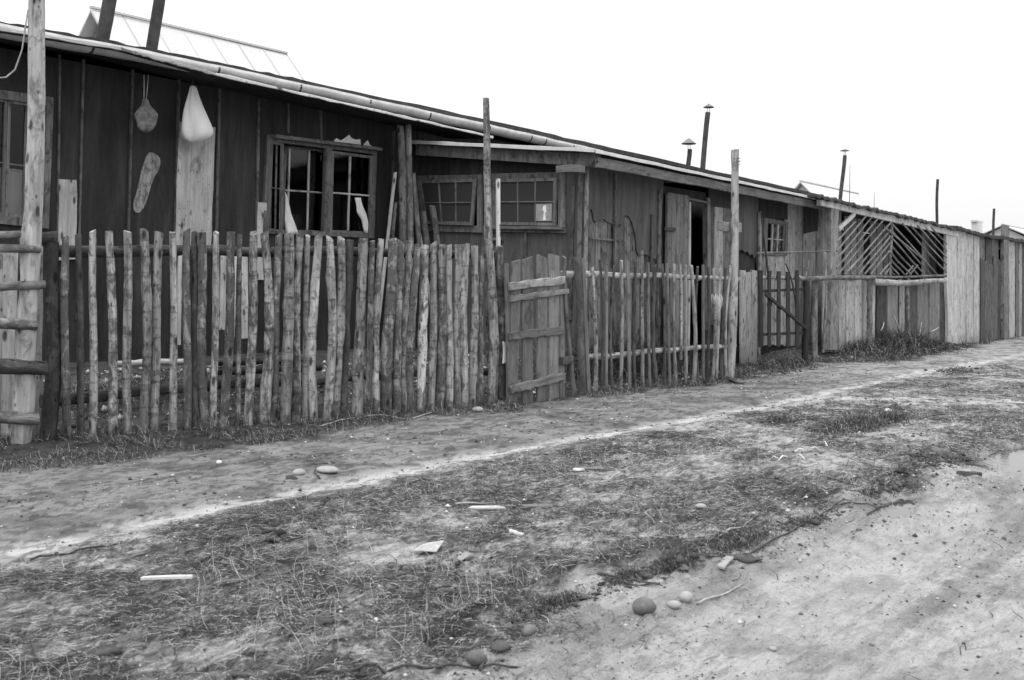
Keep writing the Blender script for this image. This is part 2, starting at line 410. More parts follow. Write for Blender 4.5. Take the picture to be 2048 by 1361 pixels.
def bar(name, face, p0, p1, wpx, th, off, m, parent=None, seed=0, segs=4, wob=.05, end=0, px_w=True):
    """a board on a wall between two photo points; wpx its width in the photo"""
    a = face.uz(*p0); b_ = face.uz(*p1)
    vert = abs(p1[1] - p0[1]) > abs(p1[0] - p0[0])
    mx, my = (p0[0] + p1[0]) / 2, (p0[1] + p1[1]) / 2
    if vert: w_ = abs(face.uz(mx + wpx / 2, my)[0] - face.uz(mx - wpx / 2, my)[0])
    else: w_ = abs(face.uz(mx, my + wpx / 2)[1] - face.uz(mx, my - wpx / 2)[1])
    P0 = face.pt(a[0], a[1], off); P1 = face.pt(b_[0], b_[1], off)
    if P1.z < P0.z and vert: P0, P1 = P1, P0
    return plank(name, P0, P1, w_, th, m, parent, face.n, seed, segs, wob, end)
def stick(name, pts, r, m, parent=None, label=None, cat=None, group=None, sides=6, taper=.5):
    """a bent thin stick through world points; one mesh"""
    P0 = pts[0]; vs = []; fs = []; n = len(pts)
    for i, p in enumerate(pts):
        a = pts[min(i + 1, n - 1)] - pts[max(i - 1, 0)]; a.normalize()
        s = a.cross(UP); s = s.normalized() if s.length > .05 else Vector((1, 0, 0)); u_ = s.cross(a)
        rr = r * (1 - taper * i / max(n - 1, 1)) * random.uniform(.85, 1.15)
        for k in range(sides):
            an = 2 * math.pi * k / sides; v = p - P0 + s * (rr * math.cos(an)) + u_ * (rr * math.sin(an)); vs.append(v)
    for i in range(n - 1):
        for k in range(sides):
            a_ = i * sides + k; b_ = i * sides + (k + 1) % sides; fs.append((a_, b_, b_ + sides, a_ + sides))
    fs.append(tuple(range(sides - 1, -1, -1))); fs.append(tuple((n - 1) * sides + k for k in range(sides)))
    me = mesh(name, vs, fs, m, True)
    o = link(name, me, parent, Matrix.Translation(P0)); return tag(o, label, cat, group)

# ================================================================== GROUND (one sheet, cut into ground, path and road)
def build_ground():
    na = 620; ang = np.linspace(math.radians(-46), math.radians(46), na)
    outer = np.radians(np.concatenate([np.linspace(-180, -50, 40), []])); outer2 = np.radians(np.linspace(50, 176, 39))
    A = np.concatenate([outer, ang, outer2]); nA = len(A)
    R = np.concatenate([[.3, .8], np.geomspace(1.4, 34, 560), np.geomspace(36, 900, 40)]); nR = len(R)
    aa, rr = np.meshgrid(A, R)
    X = (rr * np.sin(aa)).ravel(); Y = (rr * np.cos(aa)).ravel(); Z = terrain(X, Y)
    U = X * SD.x + Y * SD.y; V = -(X * SN.x + Y * SN.y)
    idx = np.arange(nR * nA).reshape(nR, nA)
    a = idx[:-1, :]; b_ = np.roll(idx, -1, 1)[:-1, :]; c_ = np.roll(idx, -1, 1)[1:, :]; d_ = idx[1:, :]
    F = np.stack([a, d_, c_, b_], -1).reshape(-1, 4)
    # attributes
    n_a = fbm(U * .8, V * 1.6, 11, 4); n_b = fbm(X * 2.2, Y * 2.2, 12, 4); n_c = fbm(X * 6, Y * 6, 13, 3)
    e = vr(U) - V + .9 * (n_a - .5) + .5 * (n_b - .5) + .3 * (n_c - .5)
    road = sstep(-.02, .22, e)
    d = V - vp(U)
    dw = np.abs(d + .02 + .08 * (n_b - .5)) + .07 * (n_c - .5); path = (1 - sstep(.10, .19, dw)) * (.8 + .2 * sstep(.35, .5, n_b * .5 + n_c * .5))
    q0, q1 = flat(1690, 800), flat(2120, 806); s0, s1 = UVs(q0), UVs(q1)
    tt = np.clip(((U - s0[0]) * (s1[0] - s0[0]) + (V - s0[1]) * (s1[1] - s0[1])) / ((s1[0] - s0[0]) ** 2 + (s1[1] - s0[1]) ** 2), 0, 1)
    dd = np.hypot(U - s0[0] - tt * (s1[0] - s0[0]), V - s0[1] - tt * (s1[1] - s0[1]))
    path2 = np.exp(-(dd / .55) ** 2) * .75
    path = np.maximum(path, path2)
    turf = (1 - road) * sstep(.02, .35, -d - .10 + .35 * (n_b - .5)) * sstep(.36, .58, n_a * .45 + n_b * .55 + .06)
    far = sstep(0, 3, U - UVs(FD)[0])
    turf = turf * (1 - .45 * far * sstep(.3, .6, n_a))
    g = V - vf(U); leftness = sstep(2.5, -2.5, U - UVs(FB)[0] + 1.5)
    wd = .18 + .85 * (1 - sstep(UVs(FA)[0] - .5, UVs(FB)[0], U)) + .15 * (n_b - .5)
    weed = sstep(-wd - .22, -wd + .12, g + .35 * (n_b - .5)) 
    weed = np.maximum(weed * .95, 0) * np.where(g > .3, .8, 1)
    side = sstep(-.05, .15, d)                     # the earth between path and fences
    stain = 1.0 - .40 * side * (1 - .65 * far)
    stain = stain * (1 - .35 * sstep(.56, .7, n_b) * (1 - road))
    # dark humus clods strewn over turf and road edge
    edge = np.exp(-((e - .05) / .35) ** 2)
    cl = sstep(.60, .68, fbm(U * 3.2, V * 6.5, 17, 4)) * (.25 + .75 * edge) * (1 - side)
    cl2 = sstep(.64, .7, fbm(U * 9, V * 16, 19, 4)) * (1 - .6 * side) 
    bank = np.exp(-((e - .06) / .11) ** 2) * sstep(.42, .55, fbm(U * 1.7, V * 1.7, 21, 3))
    rt = fbm(U * .55 + 3, V * 5.5, 81, 4); rm = fbm(U * 2.6, V * 5, 83, 4); stain = stain * (1 - road * (.24 * sstep(.5, .68, rt) + .22 * sstep(.5, .66, rm)))
    mot = sstep(.54, .64, fbm(U * 4, V * 7, 71, 5)) * side; dk = sstep(.56, .62, fbm(U * 14, V * 26, 73, 3))
    stain = stain * (1 - .3 * mot) * (1 - .45 * dk * (.35 + .65 * (1 - road)))
    stain = stain * (1 - .72 * cl * (1 - .9 * road)) * (1 - .5 * cl2 * (1 - .8 * road)) * (1 - .7 * bank)
    wet = road * sstep(.45, .62, fbm(U * .7, V * 2.2, 23, 4)); wet = np.clip(wet, 0, 1)
    for c, ra, rb in PUD:
        uc, vc = UVs(c); q = ((U - uc) / ra) ** 2 + ((V - vc) / rb) ** 2; wet = np.maximum(wet, np.exp(-q * .5)); stain = stain * (1 - .35 * np.exp(-q * .4)); turf = turf * (1 - np.exp(-q * .5))
    cx = X[F].mean(1); cy = Y[F].mean(1); cU = cx * SD.x + cy * SD.y; cV = -(cx * SN.x + cy * SN.y)
    isroad = cV < vr(cU) - .05
    ispath = (np.abs(cV - vp(cU)) < .22) & ~isroad & (np.hypot(cx, cy) < 60)
    for nm, sel in (('ground', ~isroad & ~ispath), ('footpath', ispath), ('dirt_road', isroad)):
        f = F[sel]; used, inv = np.unique(f, return_inverse=True); inv = inv.reshape(f.shape)
        me = bpy.data.meshes.new(nm); me.vertices.add(len(used)); me.vertices.foreach_set('co', np.stack([X[used], Y[used], Z[used]], 1).ravel())
        me.loops.add(inv.size); me.loops.foreach_set('vertex_index', inv.ravel().astype(np.int32))
        me.polygons.add(len(f)); me.polygons.foreach_set('loop_start', np.arange(0, inv.size, 4, dtype=np.int32)); me.polygons.foreach_set('loop_total', np.full(len(f), 4, np.int32))
        me.update(calc_edges=True); me.validate(); me.polygons.foreach_set('use_smooth', [True] * len(me.polygons))
        for an, arr in (('turf', turf), ('path', path), ('weed', weed), ('stain', stain), ('wet', wet)):
            at = me.attributes.new(an, 'FLOAT', 'POINT'); at.data.foreach_set('value', arr[used].astype(np.float32))
        me.materials.append(M['ground']); tag(link(nm, me), kind='structure')
build_ground()
# puddles
for i, (c, a, b_) in enumerate(PUD):
    n = 40; vs = [(0, 0, 0)]; 
    for k in range(n):
        an = 2 * math.pi * k / n; rr = 1.5
        v = SD * (a * rr * math.cos(an)) - SN * (b_ * rr * math.sin(an)); vs.append((v.x, v.y, 0))
    zz = min(gz(c.x + v[0], c.y + v[1]) for v in vs[1:]); zc = gz(c.x, c.y); print('puddle', zc, zz)
    me = mesh('puddle', vs, [(0, 1 + k, 1 + (k + 1) % n) for k in range(n)], M['water'])
    o = link('puddle', me, None, Matrix.Translation((c.x, c.y, max(min(zz, zc + .05), zc + .02)))); tag(o, kind='structure')

# ================================================================== THE LONG BARRACK
def ringmesh(name, face, outer, inner, off0, off1, m, parent):
    q = [face.uz(*p) for p in outer] + [face.uz(*p) for p in inner]
    u0 = q[0][0]; z0 = q[3][1]; vs = []
    for o_ in (off0, off1): vs += [(u - u0, o_, z - z0) for u, z in q]
    fs = []
    for i in range(4):
        j = (i + 1) % 4
        fs += [(i, j, 4 + j, 4 + i), (8 + j, 8 + i, 12 + i, 12 + j), (i, 8 + i, 8 + j, j), (4 + j, 12 + j, 12 + i, 4 + i)]
    me = mesh(name, vs, fs, m); recalc(me)
    P = face.pt(u0, z0); d = face.d; n_ = face.n
    return link(name, me, parent, Matrix(((d.x, n_.x, 0, P.x), (d.y, n_.y, 0, P.y), (0, 0, 1, P.z), (0, 0, 0, 1))))
def lerp2(a, b_, t_): return (a[0] + (b_[0] - a[0]) * t_, a[1] + (b_[1] - a[1]) * t_)
def bil(q, s, t_): return lerp2(lerp2(q[0], q[1], s), lerp2(q[3], q[2], s), t_)
def sash(face, quad, cs, rs_, fw, mw, off, parent, name='window_sash', fm='frame', mm='muntin', panes=True, glass='glass', th=.035):
    """quad tl,tr,br,bl in photo measure; cs, rs_ fractions of the glazing bars"""
    qw = quad[1][0] - quad[0][0]; qh = quad[3][1] - quad[0][1]
    fx, fy = abs(fw / qw), abs(fw / qh)
    inner = [bil(quad, fx, fy), bil(quad, 1 - fx, fy), bil(quad, 1 - fx, 1 - fy), bil(quad, fx, 1 - fy)]
    s = ringmesh(name, face, quad, inner, off, off + th, M[fm], parent)
    vs_ = [0] + list(cs) + [1]; hs_ = [0] + list(rs_) + [1]
    for c in cs:
        bar('muntin', face, bil(inner, c, .005), bil(inner, c, .995), mw, .022, off + .018, M[mm], s, wob=.03)
    for r_ in rs_:
        bar('muntin', face, bil(inner, .005, r_), bil(inner, .995, r_), mw, .022, off + .022, M[mm], s, wob=.03)
    if panes:
        for i in range(len(vs_) - 1):
            for j in range(len(hs_) - 1):
                a = [bil(inner, vs_[i], hs_[j]), bil(inner, vs_[i + 1], hs_[j]), bil(inner, vs_[i + 1], hs_[j + 1]), bil(inner, vs_[i], hs_[j + 1])]
                prism('pane', face, a, off + .010, off + .013, M[glass], s)
    return s

bar_o = thing('long_barrack', 'long low barrack clad in dark tar paper, white torn patch over its open window', 'barrack', W1.pt(0, 0))
uL = W1.uz(-420, 500)[0]; uK = (K - W1.o).dot(SD)
uEnd = W1.uz(1648, 500)[0]
zt = W1.shift(.62).hit(600, 160).z - .06; print('eave', zt, W1.shift(.62).hit(-420, -48).z, W1.shift(.62).hit(1648, 392).z, 'annex', FA, E, K)
zt = min(zt, W1.shift(.62).hit(1648, 392).z); zb = -.1
def U1(x, y=400): return W1.uz(x, y)[0]
w0 = (U1(-75), U1(100), W1.uz(50, 449)[1], W1.uz(50, 203)[1])
w1 = (U1(540), U1(742), W1.uz(640, 468)[1], W1.uz(640, 293)[1])
edges = [uL, U1(-250), w0[0], w0[1], U1(162), U1(258), U1(345), U1(433), U1(512), w1[0], w1[1], U1(790), uK]
for i in range(len(edges) - 1):
    a, b_ = edges[i], edges[i + 1]; dz = .004 * (i % 2)
    if i in (2, 9):
        wz = w0 if i == 2 else w1
        rect('tar_paper_panel', W1, a, b_, zb, wz[2], -.10, dz, M['tar'], bar_o); rect('tar_paper_panel', W1, a, b_, wz[3], zt, -.10, dz, M['tar'], bar_o)
    else:
        rect('tar_paper_panel', W1, a, b_, zb, zt, -.10, dz, M['tar'], bar_o)
rect('main_wall', W1, uK, uEnd, zb, zt, -.10, 0, M['tar2'], bar_o)
rect('rear_wall', W1, uL, uEnd, zb, zt, -6.1, -6.0, M['tar2'], bar_o)
rect('end_wall', W1, uL - .1, uL, zb, zt, -6.0, 0, M['tar2'], bar_o); rect('end_wall', W1, uEnd, uEnd + .1, zb, zt, -6.0, 0, M['tar2'], bar_o)
rect('partition', W1, U1(160), U1(160) + .06, zb, zt, -6.0, -.1, M['floor'], bar_o); 
rect('floor', W1, uL, uEnd, .45, .5, -6.0, -.1, M['floor'], bar_o)
rect('ceiling', W1, uL, uEnd, 3.6, 3.65, -6.0, -.1, M['floor'], bar_o)
for i, (xt, yt, xb, yb, w_) in enumerate([(165, 120, 152, 640, 5), (264, 140, 249, 660, 5), (437, 175, 426, 680, 5.5), (516, 200, 508, 690, 5), (357, 160, 344, 640, 5), (-255, 0, -260, 640, 6), (-150, 30, -160, 180, 6), (575, 205, 574, 268, 4), (640, 215, 640, 280, 4), (786, 262, 782, 690, 5), (118, 110, 112, 640, 4)]):
    bar('batten', W1, (xt, yt), (xb, yb), w_, .03, .018, M['batten'], bar_o, seed=i)
# whitewashed boards nailed on the wall
b1 = bar('pale_wall_board', W1, (392, 250), (382, 500), 72, .028, .03, M['pale'], bar_o, 3, 6, .015)
b1['label'] = 'broad pale knotty board'
bar('pale_wall_board', W1, (133, 360), (131, 520), 36, .028, .03, M['pale'], bar_o, 4, 6, .03, .05)
bar('pale_wall_board', W1, (521, 406), (516, 560), 18, .028, .03, M['pale'], bar_o, 5, 6, .03)
sk = [(295, 304), (308, 307), (320, 318), (317, 340), (308, 352), (299, 375), (293, 400), (282, 424), (268, 428), (264, 410), (274, 378), (280, 345), (289, 318)]
for _ in range(2): sk = [q for i in range(len(sk)) for q in (lerp2(sk[i], sk[(i + 1) % len(sk)], .25), lerp2(sk[i], sk[(i + 1) % len(sk)], .75))]
prism('spotted_patch', W1, sk, .006, .02, M['sock'], bar_o)
prism('torn_patch', W1, [(666, 289), (667, 281), (672, 277), (680, 282), (688, 277), (697, 270), (702, 277), (710, 280), (719, 279), (721, 297), (708, 296), (690, 291), (672, 289)], .008, .016, M['paper'], bar_o)
prism('torn_patch', W1, [(725, 296), (727, 288), (734, 281), (738, 290), (746, 296), (745, 301), (726, 300)], .008, .016, M['paper'], bar_o)
# left window
q0 = [(-75, 170), (104, 196), (94, 458), (-82, 440)]; 
qi = [(-58, 190), (90, 212), (82, 440), (-64, 425)]
win0 = ringmesh('window', W1, q0, qi, -.05, .04, M['frame'], bar_o); tag(win0, 'casing of the window behind the tall left post')
sash(W1, [(-58, 190), (14, 200), (8, 432), (-64, 425)], [.5], [.55], 6, 3.5, -.02, win0, mm='frame'); sash(W1, [(15, 201), (90, 212), (82, 440), (9, 433)], [.5], [.55], 6, 3.5, -.02, win0, mm='frame')
cu0 = [[(-50, 330), (-58, 425)], [(72, 345), (66, 438)]]
# big window, left half open
q0 = [(531, 270), (750, 297), (744, 477), (521, 467)]
qi = [(543, 284), (743, 309), (738, 468), (534, 459)]
win1 = ringmesh('window', W1, q0, qi, -.06, .045, M['frame'], bar_o); tag(win1, 'casing of the open window')
bar('head_board', W1, (540, 274), (750, 300), 7, .10, .09, M['frame'], win1)
bar('mullion', W1, (654, 296), (650, 470), 11, .07, .015, M['frame'], win1)
sash(W1, [(660, 302), (744, 313), (739, 469), (656, 466)], [.46], [.51], 5.5, 3.4, -.005, win1)
sash(W1.shift(-.14), [(566, 292), (649, 301), (646, 466), (561, 463)], [.10, .62], [.52], 4, 3.4, 0, win1)
bar('inner_post', W1.shift(-.3), (624, 300), (620, 470), 11, .05, 0, M['frame'], win1)
hz = W1.hit(542, 380); SH = Face(hz, d=(SN * .93 + SD * .37).normalized(), n=(-SD * .93 + SN * .37).normalized())
sash(SH, [(542, 283), (568, 288), (565, 465), (538, 461)], [.5], [.52], 4.5, 3.0, 0, win1, name='open_sash', mm='frame')
# roof
RF_ = W1.shift(.62)
def roof_slab(name, e0, e1, back0, back1, th, m, parent, n=14, jag=.012, seed=1):
    rs = random.Random(seed); vs = []; fs = []
    for i in range(n + 1):
        t_ = i / n; a = e0.lerp(e1, t_); b_ = back0.lerp(back1, t_); j = rs.uniform(-jag, jag) if 0 < i < n else 0
        for p in (a + UP * j, b_, b_ - UP * th, a + UP * j - UP * th): vs.append(p - e0)
    for i in range(n):
        for k in range(4):
            a = i * 4 + k; b_ = i * 4 + (k + 1) % 4; fs.append((a, b_, b_ + 4, a + 4))
    fs += [(0, 1, 2, 3), (n * 4 + 3, n * 4 + 2, n * 4 + 1, n * 4)]
    me = mesh(name, vs, fs, m); recalc(me); return link(name, me, parent, Matrix.Translation(e0))
RPX = [(-420, -42), (0, 43), (200, 78), (400, 117), (600, 159), (975, 240), (1222, 296), (1648, 391)]
RP = [RF_.hit(*p) for p in RPX]; bk = -SN * 3.8 + UP * .35
for i in range(len(RP) - 1):
    roof = roof_slab('roof', RP[i], RP[i + 1], RP[i] + bk, RP[i + 1] + bk, .075, M['roof'], bar_o, 12, .010, i)
e2, e3 = RP[0] + bk, RP[-1] + bk
roof_slab('roof', e2, e3, e2 - SN * 3.2 - UP * .4, e3 - SN * 3.2 - UP * .4, .05, M['roof'], bar_o, 4, 0)
GP = [W1.shift(.66).hit(x, y + 15) for x, y in RPX[:-1]]; g0, g1 = GP[0], GP[-1]
def gutter(P0, P1, r, m, parent):
    L = (P1 - P0).length; n = 80; vs = []; fs = []; ns = 9
    for i in range(n + 1):
        z = L * i / n; ax_ = (P1 - P0).normalized(); dy = float(np.interp(z, [(q - P0).dot(ax_) for q in GP], [(q - P0 - ax_ * (q - P0).dot(ax_)).z for q in GP])); sag = .012 * math.sin(i * .7) + .008 * math.sin(i * 1.9)
        for k in range(ns):
            an = math.pi * (k / (ns - 1)) * 1.15 - .12
            vs.append((r * math.cos(an), dy + sag * .3 - r * math.sin(an) * 1.05, z))
    for i in range(n):
        for k in range(ns - 1):
            a = i * ns + k; fs.append((a, a + 1, a + 1 + ns, a + ns))
    me = mesh('gutter', vs, fs, m, True)
    ax = (P1 - P0).normalized()
    o = link('gutter', me, parent, frame(P0, ax, UP)); sm = o.modifiers.new('thickness', 'SOLIDIFY'); sm.thickness = .004
    return o
gut = gutter(g0, g1, .086, M['gutter'], bar_o)
for (x, y) in [(180, 88), (430, 141), (594, 172), (733, 203), (853, 228), (972, 253), (1056, 268), (1085, 275), (1140, 285), (1178, 291)]:
    t_ = None
    P = W1.shift(.66).hit(x, y); ax_ = (g1 - g0).normalized(); s = (P - g0).dot(ax_); P = g0 + ax_ * s; P.z = float(np.interp(s, [(q - g0).dot(ax_) for q in GP], [q.z for q in GP]))
    vs = []; n = 10; rr = .091
    for dx in (-.014, .014):
        for k in range(n + 1):
            an = math.pi * k / n * 1.1 - .1; vs.append(SD * dx + SN * (rr * math.cos(an)) - UP * (rr * math.sin(an) * 1.07))
    me = mesh('gutter_bracket', vs, [(k, k + 1, n + 2 + k, n + 1 + k) for k in range(n)], M['pipe'])
    o = link('gutter_bracket', me, gut, Matrix.Translation(P)); sm = o.modifiers.new('t', 'SOLIDIFY'); sm.thickness = .005
# thin lean-to board that hangs under the gutter
AWF = W1.shift(.82)
a0 = AWF.hit(-420, -8); a1 = AWF.hit(240, 98); a2 = AWF.hit(430, 149); a3 = AWF.hit(985, 275)
for (p, q, s_) in ((a0, a1, 1), (a1, a2, 2), (a2, a3, 3)):
    roof_slab('eave_soffit', p, q, p - SN * .78 + UP * .05, q - SN * .78 + UP * .05, .02, M['tar'], bar_o, 4, .0, s_)
    plank('eave_board', p + SN * .01, q + SN * .01, .035, .02, M['white'] if s_ == 3 else M['shedplank'], bar_o, SN, 5 + s_, 26, .2)
# stovepipes
def stovepipe(face, x0, y0, x1, y1, wpx, parent, cap=None):
    P0 = face.hit(x0, y0); P1 = face.hit(x1, y1); dep = (P0.y + P1.y) / 2; r = wpx / 2 / FPX * dep
    o = pole('stovepipe', P0, P1, r, r, M['pipe'], parent, seed=int(x0), sides=14, rings=6, wob=.0, bend=.03, knots=0, cut=0)
    k = dep / FPX
    if cap:
        cx0, cx1, ct, cb = cap; cpos = face.hit((cx0 + cx1) / 2, cb); R_ = (cx1 - cx0) / 2 * k; H_ = (cb - ct) * k
        vs = [(0, 0, H_)]; n = 14
        for kk in range(n): vs.append((R_ * math.cos(2 * math.pi * kk / n), R_ * math.sin(2 * math.pi * kk / n), 0))
        for kk in range(n): vs.append((R_ * .97 * math.cos(2 * math.pi * kk / n), R_ * .97 * math.sin(2 * math.pi * kk / n), -.006))
        vs.append((0, 0, H_ - .012))
        fs = [(0, 1 + kk, 1 + (kk + 1) % n) for kk in range(n)] + [(2 * n + 1, 1 + n + (kk + 1) % n, 1 + n + kk) for kk in range(n)] + [(1 + kk, 1 + n + kk, 1 + n + (kk + 1) % n, 1 + (kk + 1) % n) for kk in range(n)]
        c_ = link('rain_cap', mesh('rain_cap', vs, fs, M['cap']), o, Matrix.Translation(cpos))
        for s in (-1, 1):
            stick('cap_stay', [P1 + SD * (s * r * .9) - UP * .03, cpos + SD * (s * r * .9) + UP * (H_ * .45)], .007, M['pipe'], o, sides=5, taper=0)
    return o
CH = W1.shift(-1.0)
stovepipe(CH, 199, 130, 236, -140, 27, bar_o); stovepipe(CH, 298, 150, 335, -140, 23, bar_o)
CH2 = W1.shift(-1.2)
stovepipe(CH2, 1376, 372, 1378.5, 299, 9.5, bar_o, (1362, 1393, 276, 288)); stovepipe(CH2, 1402, 372, 1416, 226, 10.5, bar_o, (1406, 1429, 207, 215))
stovepipe(CH2, 1679, 415, 1689.5, 312, 7.5, bar_o, (1680, 1699, 298, 302))

# ------------------------------------------------------------------ pale barracks behind
def rear(px0, px1, off, half, drop, label, seams, wz):
    F_ = W1.shift(off); r0 = F_.hit(*px0); r1 = F_.hit(*px1); r1.z = r0.z = (r0.z + r1.z) / 2
    o = thing('rear_barrack', label, 'barrack', (r0.x, r0.y, 0), 'pale barracks seen over the roofs')
    for s in (1, -1):
        a, b_ = r0 + SN * half * s - UP * drop, r1 + SN * half * s - UP * drop
        roof_slab('roof', a, b_, r0 + SN * .01 * s, r1 + SN * .01 * s, .08, M['hazyroof'], o, 12, 0)
        if s == 1:
            for k in range(seams + 1):
                t_ = k / seams; p = a.lerp(b_, t_) + UP * .012; q = r0.lerp(r1, t_) + UP * .012
                plank('roof_batten', p, q, .045, .03, M['palewall'], o, UP, k, 2, 0)
    plank('ridge_board', r0 + UP * .05, r1 + UP * .05, .14, .06, M['palewall'], o, UP, 3, 4, .02)
    L = (r1 - r0).dot(SD); Fm = Face((r0.x, r0.y)); h0 = r0.z - .25
    for uu in (.35, L - .45):
        A = Fm.pt(uu, 0); vs = []
        for dx in (0, .1):
            for (n_, z) in ((-half + .35, -1), (half - .35, -1), (half - .35, h0 - drop + .1), (0, h0 + .08), (-half + .35, h0 - drop + .1)): vs.append(SN * n_ + SD * dx + UP * (z))
        me = mesh('gable_wall', vs, [(0, 1, 2, 3, 4), (9, 8, 7, 6, 5)] + [(i, (i + 1) % 5, 5 + (i + 1) % 5, 5 + i) for i in range(5)], M['palewall']); recalc(me)
        link('gable_wall', me, o, Matrix.Translation(A))
    for s in (1, -1):
        me = rect('long_wall', Fm, .35, L - .35, -1, h0 - drop + .05, s * (half - .35), s * (half - .43), M['palewall'], o)
rear((181, 20), (573, 108), -15, 2.35, 2.5, 'large pale gabled barrack roof beyond the two thick stovepipes at the left', 7, 2)
rear((1600, 364), (1716, 388), -16, 2.2, 2.3, 'small pale gabled barrack roof beyond the capped stovepipe near the lattice shed', 5, 2)
rear((2004, 452), (2200, 490), -14, 2.2, 1.0, 'faint low barrack roof beyond the plank shed at the right edge', 5, 2)

# ================================================================== ANNEX
ann = thing('annex', 'timber annex with two small tilted windows, torn tar paper and an open door', 'annex', E)
zs = 3.3
def US(x, y=400): return SIDE.uz(x, y)[0]
sa = (US(851), US(956), SIDE.uz(900, 452)[1], SIDE.uz(900, 360)[1]); sb = (US(1003), US(1119), SIDE.uz(1060, 450)[1], SIDE.uz(1060, 358)[1])
zl = min(sa[2], sb[2]); zh = max(sa[3], sb[3])
uE = US(1168)
zk = SIDE.uz(834, 290)[1]; ze = SIDE.uz(1168, 312)[1]
prism('side_wall', SIDE, [(0, zh), (uE, zh), (uE, ze), (0, zk)], -.08, 0, M['tar'], ann, px=False)
rect('side_wall', SIDE, 0, sa[0], zl, zh, -.08, .002, M['tar'], ann)
rect('side_wall', SIDE, sa[1], sb[0], zl, zh, -.08, .002, M['tar'], ann)
rect('side_wall', SIDE, sb[1], uE, zl, zh, -.08, .002, M['tar2'], ann)
rect('side_wall', SIDE, 0, uE, -.1, zl, -.08, 0, M['tar2'], ann)
for i, (xt, yt, xb, yb, w_) in enumerate([(1053, 466, 1050, 640, 5), (1148, 372, 1141, 640, 7), (1163, 345, 1158, 640, 8)]):
    bar('batten', SIDE, (xt, yt), (xb, yb), w_, .03, .015, M['batten'], ann, seed=20 + i)
ca = ringmesh('window', SIDE, [(837, 352), (966, 350), (966, 466), (837, 462)], [(850, 363), (957, 361), (957, 452), (850, 450)], .0, .035, M['frame'], ann)
cb = ringmesh('window', SIDE, [(986, 348), (1133, 345), (1133, 467), (986, 464)], [(1002, 360), (1119, 358), (1119, 450), (1002, 450)], .0, .035, M['frame'], ann)
sash(SIDE, [(842, 362), (960, 358), (952, 452), (856, 449)], [.33, .66], [.52], 6.5, 2.6, .05, ca, glass='dusty', mm='frame')
sash(SIDE, [(1000, 360), (1120, 357), (1118, 453), (1001, 451)], [.33, .66], [.50], 6, 2.8, .05, cb, glass='dusty', mm='frame')
prism('paper_pane', SIDE, [(1078, 409), (1110, 408), (1109, 443), (1078, 443)], .066, .069, M['palestone'], cb)
prism('paper_pane', SIDE, [(1093, 412), (1098, 412), (1099, 425), (1096, 427), (1098, 441), (1092, 442), (1094, 425), (1091, 420)], .0695, .072, M['paper'], cb)
bar('sill', SIDE, (986, 456), (1133, 458), 6, .06, .06, M['frame'], cb)
bar('bracket_board', SIDE, (975, 479), (1008, 479), 6, .04, .03, M['frame'], ann)
# annex roof and timber
AFe = AF.shift(.42)
FL = AFe.hit(1190, 301); FR = AFe.hit(1643, 399); BL = FL - SN * ((FL - W1.o).dot(SN) - .03); BL.z = SIDE.shift(.22).hit(842, 283).z; dlt = BL - FL; BR = FR + dlt
roof_slab('roof', FL, FR, BL, BR, .03, M['roof'], ann, 50, .006, 5)
plank('edge_strip', FL + SN * .012 - UP * .012, FR + SN * .012 - UP * .012, .045, .012, M['edge'], ann, SN, 2, 30, .10)
plank('edge_strip', FL - SD * .012 - UP * .005 , BL - SD * .012 - UP * .005, .05, .012, M['edge'], ann, -SD, 3, 12, .10)
plank('eave_beam', FL - SN * .05 - UP * .14 + SD * .1, FR - SN * .05 - UP * .11, .13, .05, M['frame'], ann, SN, 4, 16, .04)
RK = SIDE.shift(.16)
prism('rake_beam', RK, [(836, 287), (1192, 306), (1198, 314), (1183, 334), (836, 311)], -.06, .05, M['beam'], ann)
for (x, y) in ((1128, 340), (1274, 346), (1342, 358), (1430, 375)):
    P = AF.hit(x, y); plank('rafter_end', P - SN * .1, P + SN * .3, .09, .09, M['frame'], ann, UP, x, 2, 0)
# annex front
def UA(x, y=450): return AF.uz(x, y)[0]
zA = AF.uz(1180, 318)[1]
uD0, uD1, uR = UA(1323), UA(1411), UA(1514)
zd = AF.uz(1390, 398)[1]
n = 13; ex = [UA(1168 + (1322 - 1168) * i / n) for i in range(n + 1)]; rs = random.Random(3)
for i in range(n):
    g_ = .006
    plank('wall_plank', AF.pt((ex[i] + ex[i + 1]) / 2, -.1, -.02), AF.pt((ex[i] + ex[i + 1]) / 2, zA - .25, -.02), ex[i + 1] - ex[i] - g_, .025, M['plank'], ann, AF.n, 100 + i, 4, .02)
rect('wall_backing', AF, UA(1168), UA(1322), -.1, zA - .2, -.06, -.034, M['floor'], ann)
rect('wall_behind_leaf', AF, uD0, UA(1368), -.1, zd, -.05, 0, M['tar'], ann)
rect('door_header', AF, uD0, uD1, zd, zA - .2, -.05, .0, M['tar'], ann)
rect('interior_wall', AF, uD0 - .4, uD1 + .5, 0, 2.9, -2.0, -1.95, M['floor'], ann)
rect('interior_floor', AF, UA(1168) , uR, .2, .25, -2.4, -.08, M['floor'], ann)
torn = [(1169, 325), (1326, 352), (1324, 400), (1318, 470), (1310, 520), (1296, 512), (1286, 509), (1276, 512), (1271, 500), (1269, 470), (1263, 446), (1256, 434), (1250, 431), (1246, 433), (1247, 445), (1241, 452), (1238, 449), (1230, 452), (1228, 464), (1222, 448), (1212, 444), (1205, 438), (1198, 440), (1190, 445), (1186, 441), (1184, 428), (1180, 417), (1176, 425), (1173, 560), (1168, 560)]
prism('torn_tar_paper', AF, torn, .004, .016, M['tar2'], ann)
prism('torn_tar_paper', AF, [(1228, 458), (1240, 456), (1243, 478), (1236, 483), (1229, 480)], .004, .03, M['tar2'], ann)
